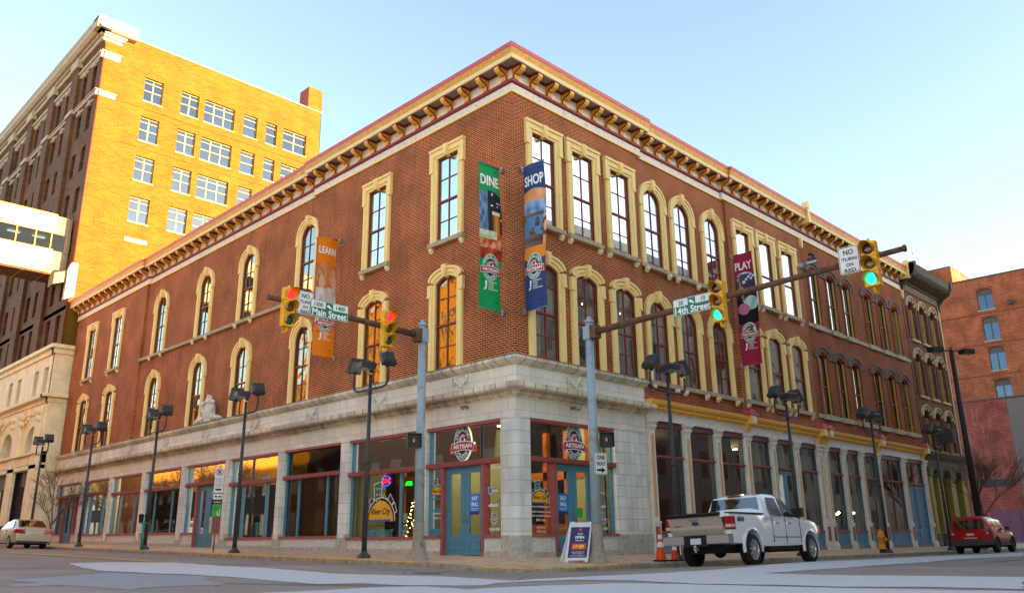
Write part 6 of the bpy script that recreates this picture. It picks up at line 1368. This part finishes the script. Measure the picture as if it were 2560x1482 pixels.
for sd_ in (-1, 1):
    for pts in ([(1.32, 1.33), (2.02, 1.31), (2.0, 1.84), (1.42, 1.84), (1.30, 1.5)], [(2.12, 1.31), (2.92, 1.29), (2.88, 1.36), (2.42, 1.80), (2.10, 1.84)]):
        g = MB(); side_panel(g, pts, .96, 1.27, .755, 1.86, sd_, .004); g.obj('window', 'car_glass', tk)
    d = MB(); 
    for x in (1.27, 2.07, 3.03): d.box(x-.006, x+.006, *sorted((sd_*.9965, sd_*.98)), .58, 1.27)
    d.box(1.27, 3.03, *sorted((sd_*.999, sd_*.98)), .72, .735); d.obj('door_seam', 'trim_grey', tk)
    for x in (1.42, 2.2): h = MB(); h.box(x-.0, x+.17, *sorted((sd_*.985, sd_*1.03)), 1.09, 1.135); h.obj('door_handle', 'chrome', tk)
    mr = MB(); mr.box(2.66, 2.8, *sorted((sd_*1.0, sd_*1.26)), 1.28, 1.54); mr.box(2.7, 2.78, *sorted((sd_*.94, sd_*1.02)), 1.3, 1.38); mr.obj('mirror', 'car_black', tk)
    
    for fa in ((0, .50, .985*sd_, sd_, .44), (3.68, .49, .975*sd_, sd_, .43)): fl_ = MB(); flare(fl_, *fa); finish(fl_, 'wheel_arch', 'paint_white', tk)
    l = MB(); l.box(-1.145, -.90, *sorted((sd_*.80, sd_*1.0)), .92, 1.26); l.obj('tail_light', 'tail_red', tk)
    l = MB(); l.box(-1.152, -.92, *sorted((sd_*.84, sd_*1.003)), .98, 1.06); l.obj('tail_light_lens', 'tail_clear', tk)
    for x in (0, 3.68): wheel(tk, x, sd_*.87, .405, .27, sd_, 'truck')
tx = MB(lambda s, o, z: (s, -1.003+o*0, z)); put_text(tx, '4X4', -.60, 1.19, .40, .13, 0, 0, .07, slant=.2); tx.obj('badge', 'trim_grey', tk)
g = MB(); g.add([(1.0, -.80, 1.40), (1.0, .80, 1.40), (1.085, .70, 1.84), (1.085, -.70, 1.84), (.985, -.80, 1.40), (.985, .80, 1.40), (1.07, .70, 1.84), (1.07, -.70, 1.84)], [(0, 1, 2, 3), (4, 5, 6, 7), (0, 1, 5, 4), (1, 2, 6, 5), (2, 3, 7, 6), (3, 0, 4, 7)]); g.v = [(x-.045, y, z) for x, y, z in g.v]; g.obj('rear_window', 'car_glass', tk)
l = MB(); l.box(1.04, 1.10, -.2, .2, 1.885, 1.925); l.obj('brake_light', 'tail_red', tk)
tg = MB(); R_ = Matrix.Rotation(-.40, 4, 'Y'); Tg = lambda x, y, z: tuple(R_ @ Vector((x, y, z))+Vector((-1.12, 0, .80))); tg.T = Tg
tg.add([(-.035, -.80, 0), (-.035, .80, 0), (-.05, .80, .2), (-.05, -.80, .2), (-.03, -.80, .28), (-.03, .80, .28), (-.03, -.80, .5), (-.03, .80, .5), (-.06, -.80, .56), (-.06, .80, .56), (.03, -.80, .56), (.03, .80, .56), (.03, -.80, 0), (.03, .80, 0)],
       [(0, 1, 2, 3), (3, 2, 5, 4), (4, 5, 7, 6), (6, 7, 9, 8), (8, 9, 11, 10), (10, 11, 13, 12), (12, 13, 1, 0), (0, 3, 4, 6, 8, 10, 12), (1, 2, 5, 7, 9, 11, 13)])
to = tg.obj('tailgate', 'tailgate_beige_lit', tk)
e = MB(Tg); e.box(-.07, .045, -.8, .8, .545, .61); e.obj('tailgate_cap', 'car_black', to)
e = MB(Tg); e.lathe((-.035, -.02, .36), [(.0, -.012), (.055, -.010), (.06, 0)], 20, ax=0); e.v = [(x, (y-(-.02))*1.9-.02, z) for x, y, z in e.v]; e.obj('emblem', 'emblem_blue', to)
e = MB(Tg); e.box(-.06, -.03, -.14, .14, .45, .50); e.obj('tailgate_handle', 'chrome', to)
e = MB(lambda s, o, z: Tg(-.038, -s, z)); put_text(e, 'LARIAT', -.55, .30, .26, .045, 0, 0, .02, slant=.2); e.obj('badge', 'trim_grey', to)
bp = MB()
bp.prism([(-1.36, .58), (-1.10, .56), (-1.10, .80), (-1.34, .80)], 1, -1.0, -.35); bp.prism([(-1.36, .58), (-1.10, .56), (-1.10, .80), (-1.34, .80)], 1, .35, 1.0); finish(bp, 'bumper', 'chrome', tk)
bp = MB(); bp.box(-1.32, -1.1, -.36, .36, .52, .79); bp.box(-1.33, -1.1, -.98, .98, .77, .81); bp.obj('bumper_step', 'car_black', tk); bp = MB(); bp.box(-1.33, -1.32, -.16, .16, .58, .73); bp.obj('number_plate', 'plate', tk)
bp = MB(); bp.box(-1.4, -1.25, -.04, .04, .42, .5); bp.ball((-1.38, 0, .52), .04); bp.cyl((-1.36, 0, .36), (-1.36, 0, .46), .03, n=8); bp.obj('tow_hitch', 'chrome', tk)
un = MB(); un.box(-.9, 4.3, -.6, .6, .34, .66); un.cyl((0, -.8, .4), (0, .8, .4), .06, n=10); un.ball((0, .05, .38), .17); un.box(1.0, 3.0, -.94, -.85, .38, .48); un.box(1.0, 3.0, .85, .94, .38, .48); un.cyl((-.9, -.55, .5), (1.0, -.55, .45), .1, n=10); un.cyl((3.68, -.8, .4), (3.68, .8, .4), .06, n=10); un.obj('underbody', 'underbody', tk)
for y in (-.8, .8): l = MB(); l.box(4.3, 4.56, y-.12, y+.12, .86, 1.08); l.obj('headlight', 'tail_clear', tk)
def place(o, x, y, head, wb=2.7, tr_=.85):
    """set on the road: average the heights under the wheels"""
    c, s = math.cos(head), math.sin(head); zs_ = [RZ(x+a*c-b*s, y+a*s+b*c) for a in (0, wb) for b in (-tr_, tr_)]
    o.location = (x, y, sum(zs_)/4); pitch = -math.atan2((zs_[2]+zs_[3]-zs_[0]-zs_[1])/2, wb); roll = math.atan2((zs_[1]+zs_[3]-zs_[0]-zs_[2])/2, 2*tr_); o.rotation_euler = (roll, pitch, head)
place(tk, 3.15, -4.86, .035, 3.68)
# ---- red compact SUV
su = thing('compact_suv', 'red compact boxy SUV with X-shaped tail lamps parked beyond the hydrant', 'car')
b = MB()
st = [(-.80, .42, .98, .80, .85), (-.72, .36, 1.02, .86, .89), (-.3, .36, 1.03, .88, .905), (.5, .34, 1.02, .88, .905), (1.5, .34, 1.0, .88, .905), (2.1, .34, .99, .88, .905), (2.8, .36, .98, .87, .9), (3.2, .4, .94, .82, .86), (3.38, .45, .82, .72, .78)]
loft(b, [body_ring(x, a, c, d, e, .02) for x, a, c, d, e in st]); cuts = arch_cut(0, .40, .9, .35)+arch_cut(2.57, .40, .9, .35); finish(b, 'body', 'paint_red', su, cuts)
c = MB(); loft(c, [house_ring(-.78, .95, 1.02, .86, .8), house_ring(-.70, .95, 1.52, .86, .70), house_ring(-.45, .95, 1.64, .87, .68), house_ring(.3, .95, 1.67, .87, .68), house_ring(1.2, .95, 1.65, .87, .68), house_ring(1.5, .95, 1.56, .87, .66), house_ring(2.15, .94, 1.02, .85, .8)]); finish(c, 'roof', 'paint_red', su)
for sd_ in (-1, 1):
    for pts in ([(-.42, 1.05), (.02, 1.05), (.05, 1.5), (-.3, 1.5), (-.45, 1.3)], [(.12, 1.05), (.8, 1.04), (.82, 1.52), (.14, 1.52)], [(.88, 1.04), (1.8, 1.03), (1.78, 1.08), (1.42, 1.48), (.9, 1.52)]):
        g = MB(); side_panel(g, pts, .885, .95, .70, 1.6, sd_, .004); g.obj('window', 'car_glass', su)
    l = MB(); l.box(-.815, -.6, *sorted((sd_*.62, sd_*.885)), .80, 1.0); l.obj('tail_light', 'car_black', su)
    l = MB(lambda s, o, z: (-.822-o*0, s, z)); l.box(sd_*.745-.1, sd_*.745+.1, 0, .003, .815, .985, 0)
    lo = MB(); lo.box(-.82, -.816, sd_*.745-.1, sd_*.745+.1, .815, .985, 0)
    for an_ in (.7, -.7):
        d = Vector((0, math.cos(an_), math.sin(an_)))*.075; e = Vector((0, -math.sin(an_), math.cos(an_)))*.018; cc = Vector((-.824, sd_*.745, .9)); lo.add([tuple(cc+d+e), tuple(cc+d-e), tuple(cc-d-e), tuple(cc-d+e)], [(0, 1, 2, 3)], 1)
    lo.obj('tail_light_lens', ['tail_red', 'tail_clear'], su, recalc=False)
    mr = MB(); mr.box(1.5, 1.62, *sorted((sd_*.9, sd_*1.1)), 1.02, 1.18); mr.obj('mirror', 'car_black', su)
    fl_ = MB(); flare(fl_, 0, .40, .895*sd_, sd_, .35, 0, .05, .03); flare(fl_, 2.57, .40, .895*sd_, sd_, .35, 0, .05, .03); fl_.box(.42, 2.14, *sorted((sd_*.86, sd_*.915)), .33, .45); finish(fl_, 'cladding', 'trim_grey', su)
    for x in (0, 2.57): wheel(su, x, sd_*.79, .345, .22, sd_, 'suv')
    h = MB(); h.box(.25, .4, *sorted((sd_*.9, sd_*.93)), .9, .935); h.box(1.0, 1.15, *sorted((sd_*.9, sd_*.93)), .9, .935); h.obj('door_handle', 'paint_red', su)
    rr = MB(); rr.tube([(-.4, sd_*.6, 1.67), (1.2, sd_*.6, 1.68)], .02, n=6); rr.obj('roof_rail', 'car_black', su)
    l = MB(); l.box(-.86, -.8, *sorted((sd_*.66, sd_*.78)), .50, .58); l.obj('reflector', 'tail_red', su)
g = MB(); g.add([(-.80, -.66, 1.08), (-.80, .66, 1.08), (-.735, .60, 1.50), (-.735, -.60, 1.50)], [(0, 1, 2, 3)]); g.v = [(x-.012, y, z) for x, y, z in g.v]; g.obj('rear_window', 'car_glass', su)
q = MB(); q.prism([(-.86, .36), (-.7, .34), (-.7, .60), (-.84, .60)], 1, -.88, .88); q.prism([(-.86, .36), (-.7, .34), (-.7, .72), (-.82, .68)], 1, .6, .885); finish(q, 'bumper', 'trim_grey', su)
q = MB(); q.box(-.825, -.815, -.16, .16, .80, .90, 0); q.obj('number_plate', 'plate', su)
q = MB(lambda s, o, z: (-.815, -s, z)); put_text(q, 'www.firstmed.com', 0, .70, .6, .06, 0, 0, .02); q.obj('lettering', 'text_white', su)
un = MB(); un.box(-.6, 3.0, -.6, .6, .25, .45); un.obj('underbody', 'underbody', su)
place(su, 26.3, -4.55, .02, 2.57)
# ---- tan sedan on Main Street
se = thing('sedan', 'tan-silver four-door sedan parked on Main Street near the bare tree', 'car')
b = MB()
st = [(-1.0, .50, .86, .70, .76), (-.97, .36, .95, .80, .84), (-.85, .28, 1.0, .86, .88), (-.3, .25, 1.0, .88, .9), (.5, .22, .96, .88, .9), (1.5, .22, .93, .88, .9), (2.4, .22, .90, .88, .89), (3.0, .25, .84, .84, .87), (3.45, .32, .74, .74, .8), (3.58, .4, .62, .6, .68)]
loft(b, [body_ring(x, a, c, d, e, .03) for x, a, c, d, e in st]); cuts = arch_cut(0, .36, .9, .31)+arch_cut(2.69, .36, .9, .31); finish(b, 'body', 'paint_tan', se, cuts)
c = MB(); loft(c, [house_ring(-.62, .9, 1.0, .8, .7), house_ring(.05, .9, 1.36, .84, .62), house_ring(.5, .9, 1.46, .85, .60), house_ring(1.1, .9, 1.47, .85, .60), house_ring(1.45, .9, 1.40, .85, .6), house_ring(2.35, .85, .93, .84, .75)]); finish(c, 'roof', 'paint_tan', se)
for sd_ in (-1, 1):
    for pts in ([(-.05, 1.0), (.62, .98), (.64, 1.36), (.42, 1.37), (.1, 1.22)], [(.70, .98), (1.85, .95), (1.4, 1.33), (.72, 1.37)]):
        g = MB(); side_panel(g, pts, .862, .9, .62, 1.42, sd_, .012); g.obj('window', 'car_glass', se)
    l = MB(); l.prism([(-1.015, .74), (-.70, .78), (-.75, .95), (-.99, .95)], 1, *sorted((sd_*.44, sd_*.905))); l.obj('tail_light', 'tail_red', se); l = MB(); l.box(-1.0, -.96, *sorted((sd_*.5, sd_*.8)), .72, .79); l.obj('tail_light_lens', 'tail_clear', se)
    mr = MB(); mr.box(1.75, 1.87, *sorted((sd_*.9, sd_*1.08)), .93, 1.06); mr.obj('mirror', 'car_black', se)
    for x in (0, 2.69): wheel(se, x, sd_*.78, .325, .21, sd_, 'car')
    h = MB(); h.box(.3, .45, *sorted((sd_*.89, sd_*.92)), .83, .86); h.box(1.2, 1.35, *sorted((sd_*.89, sd_*.92)), .82, .85); h.obj('door_handle', 'chrome', se)
    d = MB()
    for x in (.66, 1.75): d.box(x-.005, x+.005, *sorted((sd_*.88, sd_*.9035)), .35, .92)
    d.obj('door_seam', 'trim_grey', se)
g = MB(); g.add([(-.50, -.68, 1.10), (-.50, .68, 1.10), (.05, .56, 1.415), (.05, -.56, 1.415)], [(0, 1, 2, 3)]); g.obj('rear_window', 'car_glass', se)
q = MB(); q.box(-1.005, -.97, -.45, .45, .865, .885); q.obj('chrome_strip', 'chrome', se); q = MB(); q.box(-1.0, -.985, -.17, .17, .66, .76); q.obj('number_plate', 'plate', se)
q = MB(); q.box(-1.04, -.8, -.72, .72, .28, .38); q.obj('bumper', 'trim_grey', se); un = MB(); un.box(-.8, 3.2, -.6, .6, .18, .35); un.obj('underbody', 'underbody', se)
place(se, -4.0, 32.3, math.pi/2, 2.69)
